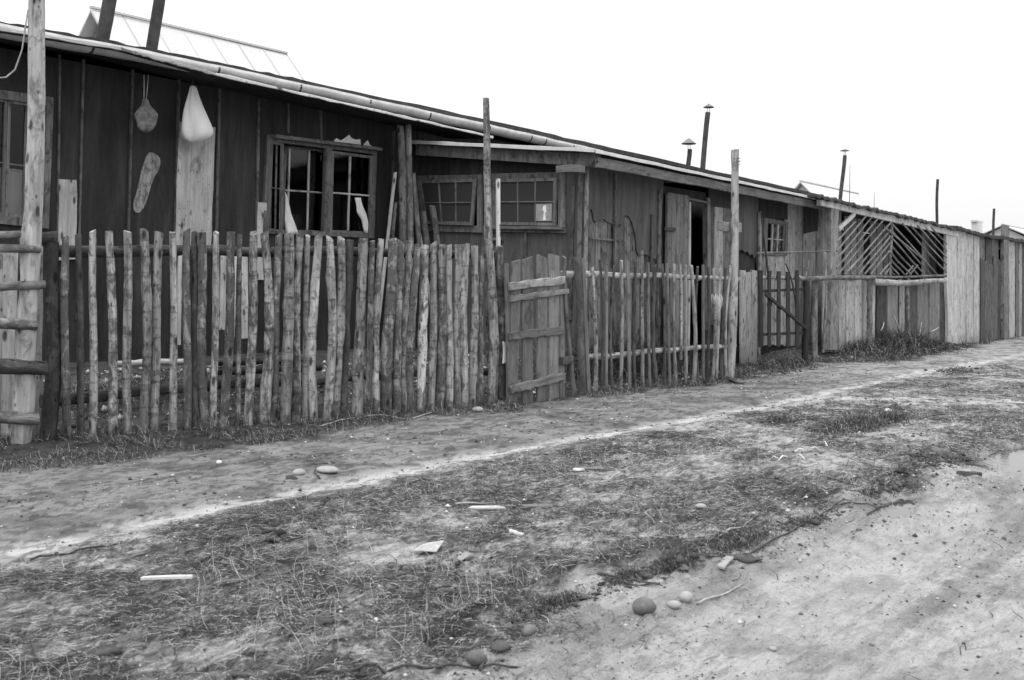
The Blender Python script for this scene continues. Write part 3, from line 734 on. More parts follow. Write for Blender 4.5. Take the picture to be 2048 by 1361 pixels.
for i, (xt, yt, xb, yb, w_) in enumerate([(1171, 335, 1166, 640, 5), (1227, 350, 1224, 660, 4.5), (1301, 430, 1297, 650, 4.5), (1316, 380, 1313, 650, 6)]):
    bar('batten', AF, (xt, yt), (xb, yb), w_, .03, .032, M['batten'] if i != 0 else M['lath'], ann, seed=30 + i)
bar('scrap_board', AF, (1176, 477), (1222, 481), 4, .02, .03, M['frame'], ann)
# door frame, right side of the door
bar('door_jamb', AF, (1413, 396), (1410, 660), 6, .09, .01, M['frame'], ann, 1)
bar('door_jamb', AF, (1369, 394), (1367, 660), 6, .09, .01, M['frame'], ann, 2)
bar('door_head', AF, (1366, 397), (1415, 407), 5, .09, .015, M['frame'], ann, 3)
bar('wall_plank', AF, (1421, 410), (1419, 650), 10, .03, -.0, M['darkplank'], ann, 40)
bar('wall_plank', AF, (1436, 412), (1434, 650), 17, .03, .01, M['shedplank'], ann, 41)
bar('wall_plank', AF, (1452, 414), (1450, 650), 14, .03, -.0, M['plank'], ann, 42)
bar('wall_plank', AF, (1466, 416), (1464, 650), 13, .03, .0, M['plank'], ann, 43)
rect('wall_backing', AF, UA(1414), uR, -.1, zA - .2, -.07, -.035, M['tar'], ann)
prism('tar_paper_panel', AF, [(1414, 372), (1476, 385), (1474, 420), (1414, 412)], .012, .03, M['tar'], ann)
prism('tar_paper_panel', AF, [(1474, 385), (1515, 392), (1513, 545), (1510, 512), (1506, 517), (1503, 508), (1498, 511), (1493, 503), (1488, 506), (1482, 499), (1478, 502), (1474, 498)], .004, .02, M['tar2'], ann)
for i, x in enumerate((1481, 1492, 1503)):
    bar('low_board', AF, (x, 541 + i % 2 * 4), (x, 728), 10.5, .03, .04, M['shedplank'], ann, 50 + i, 5, .02, .1)
bar('corner_batten', AF, (1514, 425), (1512, 722), 3, .04, .05, M['lath'], ann, 57)
rect('return_wall', AF, uR, uR + .06, -.1, zA - .1, -.35, -.08, M['plank'], ann)
# open door leaf, hinged at the left jamb
uH = UA(1371); Wd = uD1 - uH; hg = AF.pt(uH, 1.0, .06); best = None
for k in range(110, 180):
    a = math.radians(k); d_ = SD * math.cos(a) + SN * math.sin(a); p = hg + d_ * (Wd + .04)
    q = RCAM.transposed() @ (p - CAMP); x = IW / 2 + FPX * q.x / -q.z
    if best is None or abs(x - 1323) < best[0]: best = (abs(x - 1323), a)
a = best[1]; d_ = -(SD * math.cos(a) + SN * math.sin(a)); n_ = Vector((d_.y, -d_.x, 0)); hg = hg - d_ * (Wd + .04); DF = Face(hg, d=d_, n=n_); print('leaf', best, Wd)
leaf = rect('door_leaf', DF, 0, .02, .4, zd, -.03, .0, M['frame'], ann); leaf['label'] = 'plank door leaf standing half open'
zd1 = zd + .02
for i in range(5):
    plank('door_plank', DF.pt(Wd * (i + .5) / 5, .4, .0), DF.pt(Wd * (i + .5) / 5, zd1, .0), Wd / 5 - .006, .026, M['gateplank'], leaf, DF.n, 60 + i, 4, .01)
plank('door_edge', DF.pt(Wd + .02, .4, .01), DF.pt(Wd + .02, zd1 - .1, .01), .045, .05, M['pale'], leaf, DF.n, 66, 5, .06)
for z in (1.0, 2.0): plank('door_ledge', DF.pt(.05, z, -.04), DF.pt(Wd - .05, z, -.03), .1, .03, M['frame'], leaf, DF.n, 67, 2)
for z in (.75, 2.15): plank('hinge', DF.pt(-.12, z, .03), DF.pt(.2, z, .03), .05, .008, M['pipe'], leaf, DF.n, 68, 2)
# recessed bay between annex and lattice shed
RB = AF.shift(-.2)
u0 = RB.uz(1514, 450)[0]; u1 = RB.uz(1690, 450)[0]
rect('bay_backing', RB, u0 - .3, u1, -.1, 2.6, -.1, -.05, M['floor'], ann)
xs = [1514, 1530, 1568, 1578, 1589, 1603, 1617, 1630, 1643, 1655, 1668, 1682]
for i in range(len(xs) - 1):
    xm = (xs[i] + xs[i + 1]) / 2; wv = xs[i + 1] - xs[i] - 1.0
    if i == 1:
        bar('wall_plank', RB, (1539, 512), (1539, 690), 17, .03, 0, M['bayplank'], ann, 70); bar('wall_plank', RB, (1558, 512), (1558, 690), 18, .03, 0, M['bayplank'], ann, 71); continue
    bar('wall_plank', RB, (xm + .5, 301 + (xm - 1190) * .2163 + 15), (xm - 1, 692), wv, .03, (i % 2) * .012, M['beam' if i in (0, 7) else 'bayplank'], ann, 72 + i, 5, .02)
prism('tar_paper_panel', RB, [(1514, 388), (1572, 400), (1572, 440), (1514, 436)], .02, .035, M['tar'], ann)
prism('tar_paper_panel', RB, [(1604, 406), (1634, 412), (1632, 462), (1604, 468)], .03, .04, M['tar'], ann)
cw = ringmesh('window', RB, [(1524, 436), (1572, 444), (1570, 512), (1522, 511)], [(1530, 445), (1567, 450), (1565, 506), (1528, 505)], .0, .05, M['frame'], ann)
sash(RB, [(1530, 444), (1567, 449), (1565, 507), (1528, 506)], [.33, .68], [.55], 3, 2.2, .0, cw)

# ================================================================== SHEDS AT THE RIGHT
lat = thing('lattice_shed', 'open fronted shed with a herringbone lattice of thin poles above its boards', 'shed', SF.hit(1690, 690))
prism('front_beam', SF, [(1637, 391), (1914, 458), (1913, 474), (1638, 411)], -.04, .03, M['pale'], lat)
l0, l1 = SF.shift(.12).hit(1634, 389), SF.shift(.12).hit(1925, 459)
roof_slab('roof', l0, l1, l0 - SN * 3.4 + UP * .25, l1 - SN * 3.4 + UP * .25, .05, M['roof'], lat, 70, .028, 8)
bar('corner_post', SF, (1668, 418), (1663, 700), 15, .12, -.03, M['beam'], lat, 1, 8, .06)
bar('brace', SF, (1675, 459), (1706, 429), 8, .05, .02, M['pale'], lat, 2, 3, .04)
bar('end_post', SF, (1903, 470), (1904, 692), 20, .07, -.02, M['pale'], lat, 3, 6, .04)
P0, P1 = SF.hit(1779, 556), SF.hit(1783, 440); pole('middle_post', P0, P1, .035, .03, M['log'], lat, 5, 8, 6)
Z5 = 4.252
def z5(x, y): return (1640 + x / Z5, 380 + y / Z5)
SL = [(140, 440, 300, 270), (140, 520, 390, 225), (135, 600, 440, 235), (135, 665, 490, 245), (150, 720, 540, 255), (210, 720, 605, 275), (265, 720, 600, 340), (325, 720, 600, 395), (375, 720, 592, 455), (430, 720, 592, 520), (505, 720, 592, 620), (545, 720, 592, 670),
      (612, 290, 995, 722), (700, 287, 1075, 702), (765, 297, 1078, 640), (830, 307, 1078, 578), (890, 316, 1078, 520), (950, 325, 1078, 462), (612, 352, 945, 722), (612, 415, 890, 722), (608, 478, 830, 722), (606, 540, 772, 722), (605, 598, 718, 722), (604, 650, 670, 722), (603, 690, 632, 722), (550, 320, 905, 615), (730, 720, 790, 645), (762, 722, 828, 640)]
for i, (a, b_, c_, d_) in enumerate(SL):
    p, q = SF.shift(.02 + .02 * (i % 2)).hit(*z5(a, b_)), SF.shift(.02 + .02 * (i % 2)).hit(*z5(c_, d_))
    pole('lattice_pole', p, q, .021, .017, M['beam'], lat, 200 + i, 6, 5, .08, .12, 0)
LB = [(1652, 1661, 1), (1662, 1672, 1), (1673, 1682, 0), (1683, 1697, 1), (1698, 1714, 1), (1716, 1730, 1), (1731, 1743, 1), (1744, 1756, 1), (1758, 1779, 0), (1780, 1802, 2), (1805, 1813, 3), (1815, 1823, 2), (1824, 1838, 0), (1840, 1862, 2), (1863, 1883, 2), (1884, 1897, 0)]
for i, (x0, x1, k) in enumerate(LB):
    bar('lower_board', SF, ((x0 + x1) / 2, 560 + (i * 7) % 5), ((x0 + x1) / 2, 705), x1 - x0, .03, -.06 - .012 * (i % 2), M[('darkplank', 'shedplank', 'gateplank', 'pale')[k]], lat, 230 + i, 5, .02, .05)
BK = SF.shift(-1.3); ub0, ub1 = BK.uz(1640, 500)[0], BK.uz(1925, 500)[0]
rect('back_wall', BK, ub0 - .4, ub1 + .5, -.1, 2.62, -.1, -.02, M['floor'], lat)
for i, x in enumerate(range(1655, 1930, 13)):
    if i % 4 == 2: continue
    bar('back_plank', BK if x < 1843 else SF.shift(-.55), (x, 391 + (x - 1637) * .242 + 22), (x, 640), 11, .03, .0, M['pale' if x < 1785 else 'pale' if x > 1843 else 'darkplank'], lat, 260 + i, 3, .03)
usx = SF.uz(1640, 500)[0]
rect('side_wall', SF, SF.uz(1918, 500)[0], SF.uz(1918, 500)[0] + .06, -.1, 2.7, -3.3, -.1, M['darkplank'], lat)
# rails and log in front
def ground_post(x, y0, y1, w_, m, nm, label, cat, face, seed=0, parent=None, group=None):
    P0 = face.hit(x, y1); P1 = face.hit(x, y0); r = w_ / 2 / FPX * P0.y
    o = pole(nm, Vector((P0.x, P0.y, gz(P0.x, P0.y) - .1)), P1, r, r * .95, m, parent, seed)
    return tag(o, label, cat, group)
RL = SF.shift(.18)
rf = thing('pole_railing', 'knobbly pole railing with two ends overlapping below the lattice', 'railing', RL.hit(1745, 690))
pole('rail', RL.hit(1595, 557), RL.hit(1749, 554), .045, .04, M['log'], rf, 1, 8, 14)
pole('rail', RL.hit(1515, 557), RL.hit(1600, 556), .035, .035, M['log'], rf, 2, 8, 8)
pole('rail', RL.shift(.0).hit(1747, 566), RL.hit(1891, 562), .068, .055, M['post'], rf, 3, 9, 14)
pole('rail', RL.shift(-.1).hit(1748, 555), RL.shift(-.1).hit(1893, 552), .03, .03, M['log'], rf, 4, 8, 10)
for i, (x, w_) in enumerate(((1737, 11), (1629, 13), (1815, 9))):
    P0 = RL.shift(-.1).hit(x, 700); P1 = RL.shift(-.1).hit(x + 1, 558); r = w_ / 2 / FPX * P0.y
    pole('railing_post', Vector((P0.x, P0.y, gz(P0.x, P0.y) - .1)), P1, r, r, M['log'], rf, 8 + i)
tp = pole('thin_rail', SF.shift(.1).hit(1515, 507), SF.shift(.1).hit(1660, 503), .018, .014, M['log'], None, 9, 7, 8); tag(tp, 'thin peeled pole tied level across the recessed bay above the dark gate', 'pole')
for i, (x0, y0, x1, y1) in enumerate(((1520, 424, 1541, 552), (1571, 528, 1592, 560))):
    o = pole('branch', SF.shift(.2).hit(x1, y1 + 60), SF.shift(.2).hit(x0, y0), .022, .012, M['twig'], None, 12 + i, 6, 8, bend=1.2)
    tag(o, ('long bare branch leaning in front of the small bay window', 'short crooked branch leaning beside the dark gate')[i], 'branch')
for i, (x0, y0, x1, y1) in enumerate(((1618, 520, 1612, 640), (1650, 505, 1646, 665))):
    o = pole('stake', SF.shift(.15).hit(x1, y1 + 30), SF.shift(.15).hit(x0, y0), .025, .02, M['lath'], None, 22 + i, 6, 8, bend=.8)
    tag(o, ('crooked thin stake just right of the dark gate', 'slim upright stake left of the lattice shed corner post')[i], 'stake')
# plank shed
ps = thing('plank_shed', 'closed shed of tall uneven planks, pale ones beside dark patched ones', 'shed', SF.hit(1960, 690))
PL = [(1914, 1931, 3, 458, 0), (1932, 1946, 3, 462, 0), (1947, 1957, 3, 466, 0), (1958, 1970, 2, 470, -.02), (1971, 1983, 2, 472, 0), (1984, 1997, 2, 473, -.01), (2002, 2014, 2, 476, 0), (2016, 2029, 3, 479, 0), (2031, 2037, 2, 481, -.01), (2038, 2043, 3, 482, 0), (2044, 2052, 2, 484, 0), (2053, 2066, 3, 486, 0), (2068, 2080, 2, 489, 0), (2082, 2096, 3, 492, 0), (2098, 2112, 2, 494, 0), (2114, 2128, 3, 496, 0), (2130, 2150, 2, 500, 0), (2152, 2170, 3, 504, 0)]
for i, (x0, x1, k, yt, of) in enumerate(PL):
    xm = (x0 + x1) / 2; bar('plank', SF, (xm, yt), (xm + (i % 3 - 1), 694), x1 - x0, .03, of, M[('', '', 'plank', 'shedplank')[k]], ps, 300 + i, 6, .03)
for i, (x0, x1, yt) in enumerate(((1958, 1966, 520), (1966.5, 1974, 522), (1974.5, 1982.5, 528), (1983.5, 1992, 516), (1992.5, 2003, 522), (2004, 2014.5, 520))):
    bar('overlaid_board', SF, ((x0 + x1) / 2, yt), ((x0 + x1) / 2, 695), x1 - x0, .028, .035, M['darkplank'], ps, 330 + i, 5, .03, .1)
bar('shed_post', SF, (2003, 451), (2002, 695), 10, .09, .10, M['plank'], ps, 340, 6, .04)
rect('wall_backing', SF, SF.uz(1914, 500)[0], SF.uz(2175, 500)[0], -.1, 2.5, -.12, -.05, M['floor'], ps)
p0, p1, p2 = SF.shift(.14).hit(1915, 452), SF.shift(.14).hit(1960, 466), SF.shift(.14).hit(2200, 504)
roof_slab('roof', p0, p1, p0 - SN * 3.4 + UP * .2, p1 - SN * 3.4 + UP * .2, .07, M['roof'], ps, 18, .02, 11)
roof_slab('roof', p1, p2, p1 - SN * 3.4 + UP * .2, p2 - SN * 3.4 + UP * .2, .08, M['roof'], ps, 60, .03, 12)
CH3 = SF.shift(-2.2)
stovepipe(CH3, 1873, 470, 1875, 359, 5.5, lat); stovepipe(CH3, 1986, 490, 1988, 418, 5, ps)
cp = W1.shift(-16); wc = rect('white_chimney', cp, cp.uz(1954, 450)[0], cp.uz(1965, 450)[0], 2, cp.uz(1960, 443)[1], -.5, 0, M['palewall'])
tag(wc, 'small white chimney poking over the plank shed roof', 'chimney')
rect('chimney_lip', cp, cp.uz(1953, 450)[0], cp.uz(1966, 450)[0], cp.uz(1960, 445.5)[1], cp.uz(1960, 442)[1], -.53, .03, M['palewall'], wc)
for i, (x, y0, y1) in enumerate(((1699, 395, 330), (1748, 412, 385))):
    o = stick('aerial', [CH3.hit(x, y0 + 15), CH3.hit(x + 1, y1)], .010, M['wire'], None, ('tall thin wire aerial behind the capped stovepipe over the lattice shed', 'short thin wire aerial over the middle of the lattice shed roof')[i], 'aerial')

# dark gate
GF = SF.shift(.22)
dg = thing('garden_gate', 'dark paling gate with a diagonal brace, right of the pale low boards', 'gate', GF.hit(1565, 695))
for i, (x, w_) in enumerate(((1519, 7), (1536.6, 5), (1555, 5.5), (1574, 6), (1592, 5.5))):
    bar('pale', GF, (x, 541 + (i * 5) % 4), (x, 694), w_ + .8, .022, .02, M['blackwood'], dg, 400 + i, 5, .05)
bar('gate_rail', GF, (1521, 583), (1608, 579), 5.5, .04, -.02, M['blackwood'], dg, 1); bar('gate_rail', GF, (1521, 670), (1608, 666), 5.5, .04, -.02, M['blackwood'], dg, 2)
bar('diagonal_brace', GF, (1525, 588), (1608, 657), 6.5, .03, .045, M['blackwood'], dg, 3)
P0, P1 = GF.hit(1611, 697), GF.hit(1612, 562); o = pole('gate_post', Vector((P0.x, P0.y, gz(P0.x, P0.y) - .1)), P1, .058, .052, M['blackwood'], None, 5); tag(o, 'thick dark round post at the right side of the dark paling gate', 'post')

# ================================================================== PICKET FENCES
fd = (FB - FA).normalized(); fn = Vector((fd.y, -fd.x, 0)); FF = Face(FA, d=fd, n=fn)
f1 = thing('picket_fence', 'fence of rough round bark stakes from the left gate post to the plank gate', 'fence', FA, 'stake fences along the path')
def bot1(x): return np.interp(x, [40, 130, 254, 320, 409, 497, 546, 717, 772, 900, 1002], [905, 892, 876, 866, 866, 862, 852, 841, 828, 822, 817])
def top1(x): return np.interp(x, [100, 157, 186, 346, 507, 640, 700, 784, 835, 950, 1002], [470, 468, 462, 463, 466, 471, 477, 482, 487, 489, 496])
PK = [(130, 132, 15, 1), (157, 164, 14, 2), (186, 189, 15, 0), (218, 227, 17, 0), (254, 254, 16, 0), (289, 285, 17, 0), (319, 310, 17, 0), (346, 346, 14, 0), (373, 373, 15, 0), (389, 390, 13, 2), (403, 409, 17, 0), (432, 426, 14, 0), (462, 445, 17, 0), (478, 474, 11, 1), (507, 497, 17, 0), (530, 527, 18, 0), (557, 546, 15, 1), (580, 570, 19, 0), (599, 590, 16, 0), (616, 612, 11, 0), (638, 629, 17, 0), (659, 654, 16, 0), (683, 669, 17, 0), (700, 688, 16, 2), (727, 717, 21, 0), (745, 733, 12, 0), (763, 754, 13, 0), (784, 772, 19, 0), (801, 789, 16, 1), (818, 808, 14, 0), (835, 823, 15, 1), (852, 842, 17, 0), (867, 860, 14, 0), (883, 879, 16, 1), (897, 896, 15, 0), (914, 912, 15, 0), (929, 927, 16, 0), (949, 943, 15, 0), (963, 960, 13, 1), (980, 982, 19, 0), (999, 1002, 18, 0)]
for i, (xt, xb, w_, k) in enumerate(PK):
    yt = float(top1(xt)) + random.uniform(-3.5, 3.5) + (4 if k else 0); yb = float(bot1(xb))
    fo = FF.shift(random.uniform(-.015, .015) + (-.05 if k == 2 else 0))
    a = fo.hit(xb, yb); b_ = fo.hit(xt, yt); r = w_ / 2 / FPX * a.y * .96
    a = a + (a - b_).normalized() * .14
    pole('stake', a, b_, r * random.uniform(1.02, 1.14) * (1.10 if xt > 480 else 1.03), r * random.uniform(.9, 1.04), M['picket_dark'] if k == 2 else M[('picket', 'picket_b', 'picket', 'picket_c', 'picket_b')[(i * 7 + i // 3) % 5]] if k == 0 else M['picket_c'], f1, 500 + i, 10, 20, .2, .25, 7, random.choice((.12, .3, .55)))
for (a, b_, r) in (((112, 500), (560, 505), .05), ((540, 504), (1002, 510), .045), ((80, 800), (430, 768), .05), ((410, 771), (760, 748), .045), ((740, 752), (1002, 742), .045)):
    pole('rail', FF.shift(-.13).hit(*a), FF.shift(-.13).hit(*b_), r, r * .85, M['picket_dark'], f1, int(a[0]), 9, 18, .12, .2)
# gate post, plank
o = pole('gate_post', FF.shift(-.02).hit(98, 905), FF.shift(-.02).hit(104, 484), .062, .058, M['picket_dark'], None, 31, 10, 14); tag(o, 'thick dark round gate post at the left end of the stake fence', 'post')
pole('post_crossbar', FF.shift(.0).hit(38, 474), FF.shift(.0).hit(115, 474), .038, .038, M['picket_dark'], o, 32)
# tall posts
o = pole('tall_post', FF.shift(.02).hit(39, 925), FF.shift(.02).hit(76, -30), .072, .060, M['post'], None, 40, 12, 26, .1, .3, 6); tag(o, 'tall pale split post rising out of the frame at the far left', 'post')
o = pole('tall_pole', FF.shift(-.16).hit(984, 812), FF.shift(-.16).hit(972, 197), .045, .034, M['picket'], None, 41, 10, 26, .07, .1, 7, .05); tag(o, 'tall slender knotty pole rising above the stake fence before the tilted windows', 'pole')
o = plank('standing_lath', FF.shift(-.22).hit(999, 700), FF.shift(-.22).hit(996, 358), .042, .03, M['white'], None, fn, 42, 6, .02); tag(o, 'narrow white painted slat standing behind the stake fence end', 'slat')
# pole rails at the very left
lf = thing('rail_gate', 'ladder of five thick horizontal poles at the left edge of the picture', 'gate', FF.hit(20, 900))
for i, (x0, y0, x1, y1, rr) in enumerate(((-300, 500, 80, 497, 17), (-300, 573, 88, 571, 17), (-300, 652, 73, 649, 22), (-300, 742, 94, 737, 29), (-300, 850, 76, 838, 24), (-300, 466, 40, 470, 14))):
    r = rr / 2 / FPX * 7.9
    pole('gate_pole', FF.shift(.12).hit(x0, y0), FF.shift(.12).hit(x1, y1), r * 1.1, r, M['log'] if i != 3 else M['picket_dark'], lf, 50 + i, 10, 14, .12, .15, 4, .1)
for i, (x0, x1) in enumerate(((-120, -80), (-75, -34), (-28, 3), (5, 32), (62, 84))[2:]):
    a = FF.shift(-.35).hit((x0 + x1) / 2, 760); b_ = FF.shift(-.35).hit((x0 + x1) / 2 + 3, 492)
    o = plank('yard_board', Vector((a.x, a.y, gz(a.x, a.y) - .05)), b_, (x1 - x0) / FPX * 8.6, .025, M['pale'] if i % 2 else M['shedplank'], None, fn, 60 + i, 6, .03, .05)
    tag(o, ('board cut by the left edge behind the rail gate', 'wide pale board behind the rail gate, left of the tall split post', 'narrow pale board between the tall split post and the dark gate post')[i], 'board')
# wire loop from the post to the left
pts = [FF.shift(.1).hit(*p) for p in ((56, 20), (50, 60), (44, 100), (30, 140), (12, 155), (-20, 158), (-60, 150))]
stick('rope', pts, .006, M['straw'], None, 'slack pale wire looping from the tall left post to the left edge', 'wire', taper=0)

# second fence
gd = (FD - FC).normalized(); gn = Vector((gd.y, -gd.x, 0)); F2 = Face(FC, d=gd, n=gn)
f2 = thing('picket_fence', 'lower fence of thin split laths between the plank gate and the tall bleached post', 'fence', FC, 'stake fences along the path')
Q = [(1129, 514, 1152, 802, 9, 0), (1150, 515, 1162, 792, 15, 1), (1166, 517, 1177, 776, 10, 1), (1185, 535, 1190, 776, 8, 2), (1199, 520, 1201, 784, 6.5, 1), (1213, 528, 1212, 776, 6.5, 0), (1228, 531, 1225, 779, 6, 1), (1243, 522, 1240, 760, 7, 0), (1256, 522, 1259, 788, 9, 1), (1271, 522, 1270, 776, 7, 1), (1285, 503, 1286, 779, 7, 2), (1296, 525, 1300, 776, 6.5, 0), (1309, 531, 1315, 774, 10, 1), (1324, 528, 1328, 771, 6, 1), (1335, 528, 1339, 765, 5.5, 0), (1348, 528, 1352, 767, 6.5, 0), (1360, 528, 1362, 700, 5.5, 2), (1371, 531, 1373, 765, 6, 1), (1383, 532, 1387, 761, 8, 0), (1395, 534, 1396, 757, 6.5, 1), (1407, 530, 1406, 754, 6.5, 0), (1417, 535, 1414, 755, 6, 1), (1427, 537, 1423, 757, 6.5, 0), (1440, 538, 1433, 757, 6.5, 2), (1451, 537, 1444, 758, 6.5, 1), (1461, 531, 1452, 757, 6, 0)]
for i, (xt, yt, xb, yb, w_, k) in enumerate(Q):
    fo = F2.shift(random.uniform(-.01, .01) + (.08 if i == 0 else 0)); a = fo.hit(xb, yb); b_ = fo.hit(xt, yt); r = w_ / 2 / FPX * a.y
    a = a + (a - b_).normalized() * .13; m_ = (M['lath'], M['lathdark'], M['picket_b'])[k]
    if i % 3 == 2: plank('lath', a, b_, r * 2.2, .025, M['lath' if i % 2 else 'gateplank'], f2, gn, 600 + i, 8, .07, .3)
    else: pole('lath', a, b_, r * 1.12, r * .85, m_, f2, 600 + i, 8, 12, .16, .5, 2, .4)
# thin in-between laths further back
for i in range(8):
    x = 1206 + i * 19.3 + random.uniform(-3, 3); fo = F2.shift(-.1)
    a = fo.hit(x + random.uniform(-3, 3), 735 - i * 1.5); b_ = fo.hit(x, 534 + random.uniform(-4, 6)); pole('lath', a, b_, .014, .012, M['darkplank'], f2, 640 + i, 6, 8, .12, .5, 1, .3)
for (a, b_, r) in (((1119, 547), (1300, 552), .042), ((1290, 552), (1478, 560), .038), ((1160, 717), (1330, 701), .040), ((1320, 701), (1470, 690), .036)):
    pole('rail', F2.shift(-.055).hit(*a), F2.shift(-.055).hit(*b_), r, r * .9, M['post'], f2, int(a[0]), 8, 14, .12)
pd = pole('bleached_post', F2.shift(-.02).hit(1458, 775), F2.shift(-.02).hit(1472, 300), .070, .052, M['post'], None, 71, 11, 30, .1, .25, 6, .1); tag(pd, 'tall bleached post with a wire bound top at the right end of the lath fence', 'post')
bar('nailed_board', F2.shift(-.1), (1435, 452), (1482, 456), 19, .03, 0, M['gateplank'], pd, 3, 3, .04)
P = F2.shift(-.02).hit(1472, 322)
for dz in (0, -.05):
    stick('binding_wire', [P + Vector((.062 * math.cos(k * .7), .062 * math.sin(k * .7), dz + .004 * k)) for k in range(12)], .005, M['wire'], pd, taper=0)
stick('root', [gp(*p) + UP * .02 for p in ((1452, 757), (1462, 764), (1474, 769), (1487, 771))], .022, M['twig'], None, 'curved dark root lying at the foot of the bleached post', 'root')
wisp = thing('straw_wisp', 'pale frayed wisp of straw stuck on the lath fence near the bleached post', 'straw', F2.hit(1430, 600))
for k in range(9):
    x = 1424 + k * 2.6; stick('straw', [F2.shift(.05).hit(x, 588 + (k % 3) * 3), F2.shift(.07).hit(x - 1, 612), F2.shift(.05).hit(1429 + (k % 4) * 2, 640)], .004, M['white'], wisp, sides=4)

# plank gate
ga, gb = flat(1018, 818), flat(1130, 799); pgd = (gb - ga).normalized(); pgn = Vector((pgd.y, -pgd.x, 0)); GG = Face(ga, d=pgd, n=pgn)
pg = thing('plank_gate', 'sagging gate of grey planks with three rough crossboards', 'gate', ga)
for i, (xt, yt, xb, yb, w_) in enumerate(((1014, 527, 1016, 805, 7), (1031, 522, 1026, 812, 19), (1054, 517, 1056, 821, 22), (1084, 513, 1083, 808, 21), (1107, 510, 1107, 798, 21), (1124, 588, 1124, 800, 11))):
    bar('gate_plank', GG, (xt, yt), (xb, yb), w_ - 1.5, .024, 0, M['gateplank'], pg, 700 + i, 7, .035, .12)
for i, (x0, y0, x1, y1, w_, mm_) in enumerate(((1013, 573, 1123, 561, 15, 'post'), (1014, 598, 1130, 582, 11, 'gateplank'), (1014, 672, 1123, 660, 15, 'gateplank'), (1014, 780, 1124, 752, 16, 'gateplank'))):
    bar('crossboard', GG, (x0, y0), (x1, y1), w_, .035, .034, M[mm_], pg, 710 + i, 12, .13, .3)
bar('hinge_block', GG, (1117, 722), (1136, 720), 15, .05, .04, M['darkplank'], pg, 720)
bar('bare_splinter', FF.shift(.09), (1009, 685), (1009, 726), 6, .02, 0, M['white'], f1, 721, 4, .2, .5)

# ================================================================== THINGS IN THE YARD AND ON THE WALL
LG = W1.shift(.45)
def lean(nm, xt, yt, xb, yb, w_, m, label, cat, seed, fl=False, group=None, face=None, foot=.0):
    face = face or LG; b_ = face.hit(xt, yt); mid = face.hit(xb, yb); d_ = (mid - b_); a = b_ + d_ * ((b_.z - .2) / max(b_.z - mid.z, .1)); a = a + SN * foot
    r = w_ / 2 / FPX * b_.y
    if fl: o = plank(nm, a, b_, r * 2, .025, m, None, SN, seed, 6, .04, .3)
    else: o = pole(nm, a, b_, r * 1.12, r * .95, m, None, seed, 10, 20, .08, .15, 4, .25)
    return tag(o, label, cat, group)
lean('leaning_log', 799, 252, 803, 480, 15, M['log'], 'left one of the two tallest logs leaning at the wall end', 'log', 1)
lean('leaning_log', 817, 253, 820, 480, 14, M['log'], 'right one of the two tallest logs leaning at the wall end', 'log', 2)
lean('leaning_log', 827, 347, 836, 482, 11, M['log'], 'slimmer log tucked right behind the two tallest leaning logs', 'log', 3)
lean('leaning_log', 847, 424, 855, 485, 13, M['log'], 'short stout log nearest the tall logs, cut off under the tilted window', 'log', 4)
lean('leaning_log', 864, 413, 873, 490, 14, M['log'], 'short log with the pale cut end under the tilted window', 'log', 5)
lean('leaning_log', 877, 415, 885, 485, 11, M['log'], 'short dark log directly right of the pale ended log', 'log', 6)
lean('leaning_log', 891, 455, 898, 485, 8, M['log'], 'smallest rightmost log of the leaning bundle', 'log', 7)
lean('leaning_board', 791, 345, 774, 492, 7, M['pale'], 'long thin pale board slanting left of the tall logs', 'board', 8, True)
lean('leaning_board', 792, 405, 785, 482, 6, M['plank'], 'shorter grey board slanting between the pale board and the tall logs', 'board', 9, True)
lean('leaning_board', 835, 444, 843, 492, 7, M['white'], 'bright white split board leaning beside the short logs', 'board', 10, True)
YB = W1.shift(.75)
for i, (xt, yt, xb, yb, w_, lb) in enumerate(((448, 512, 444, 660, 13, 'leftmost of the three pale boards seen through the stake fence'), (470, 512, 463, 675, 13, 'middle one of the three pale boards seen through the stake fence'), (489, 512, 489, 677, 15, 'rightmost and widest of the three pale boards seen through the stake fence'), (361, 512, 357, 690, 9, 'single narrow pale board seen through the left part of the stake fence'))):
    b_ = YB.hit(xt, yt); a = YB.hit(xb, yb); o = plank('pale_board', a, b_, w_ / FPX * a.y, .025, M['pale'], None, SN, 80 + i, 5, .03, .1); tag(o, lb, 'board')
YR = FF.shift(-.9)
for i, (x0, y0, x1, y1, r, lb) in enumerate(((225, 727, 370, 723, .03, 'pale stripped pole lying low behind the left stakes'), (430, 724, 620, 716, .035, 'dark pole lying low behind the middle stakes'), (430, 742, 640, 734, .04, 'thicker dark pole below the other one behind the middle stakes'))):
    o = pole('yard_pole', YR.hit(x0, y0), YR.hit(x1, y1), r, r, M['pale'] if i == 0 else M['picket_dark'], None, 90 + i, 8, 10); tag(o, lb, 'pole')
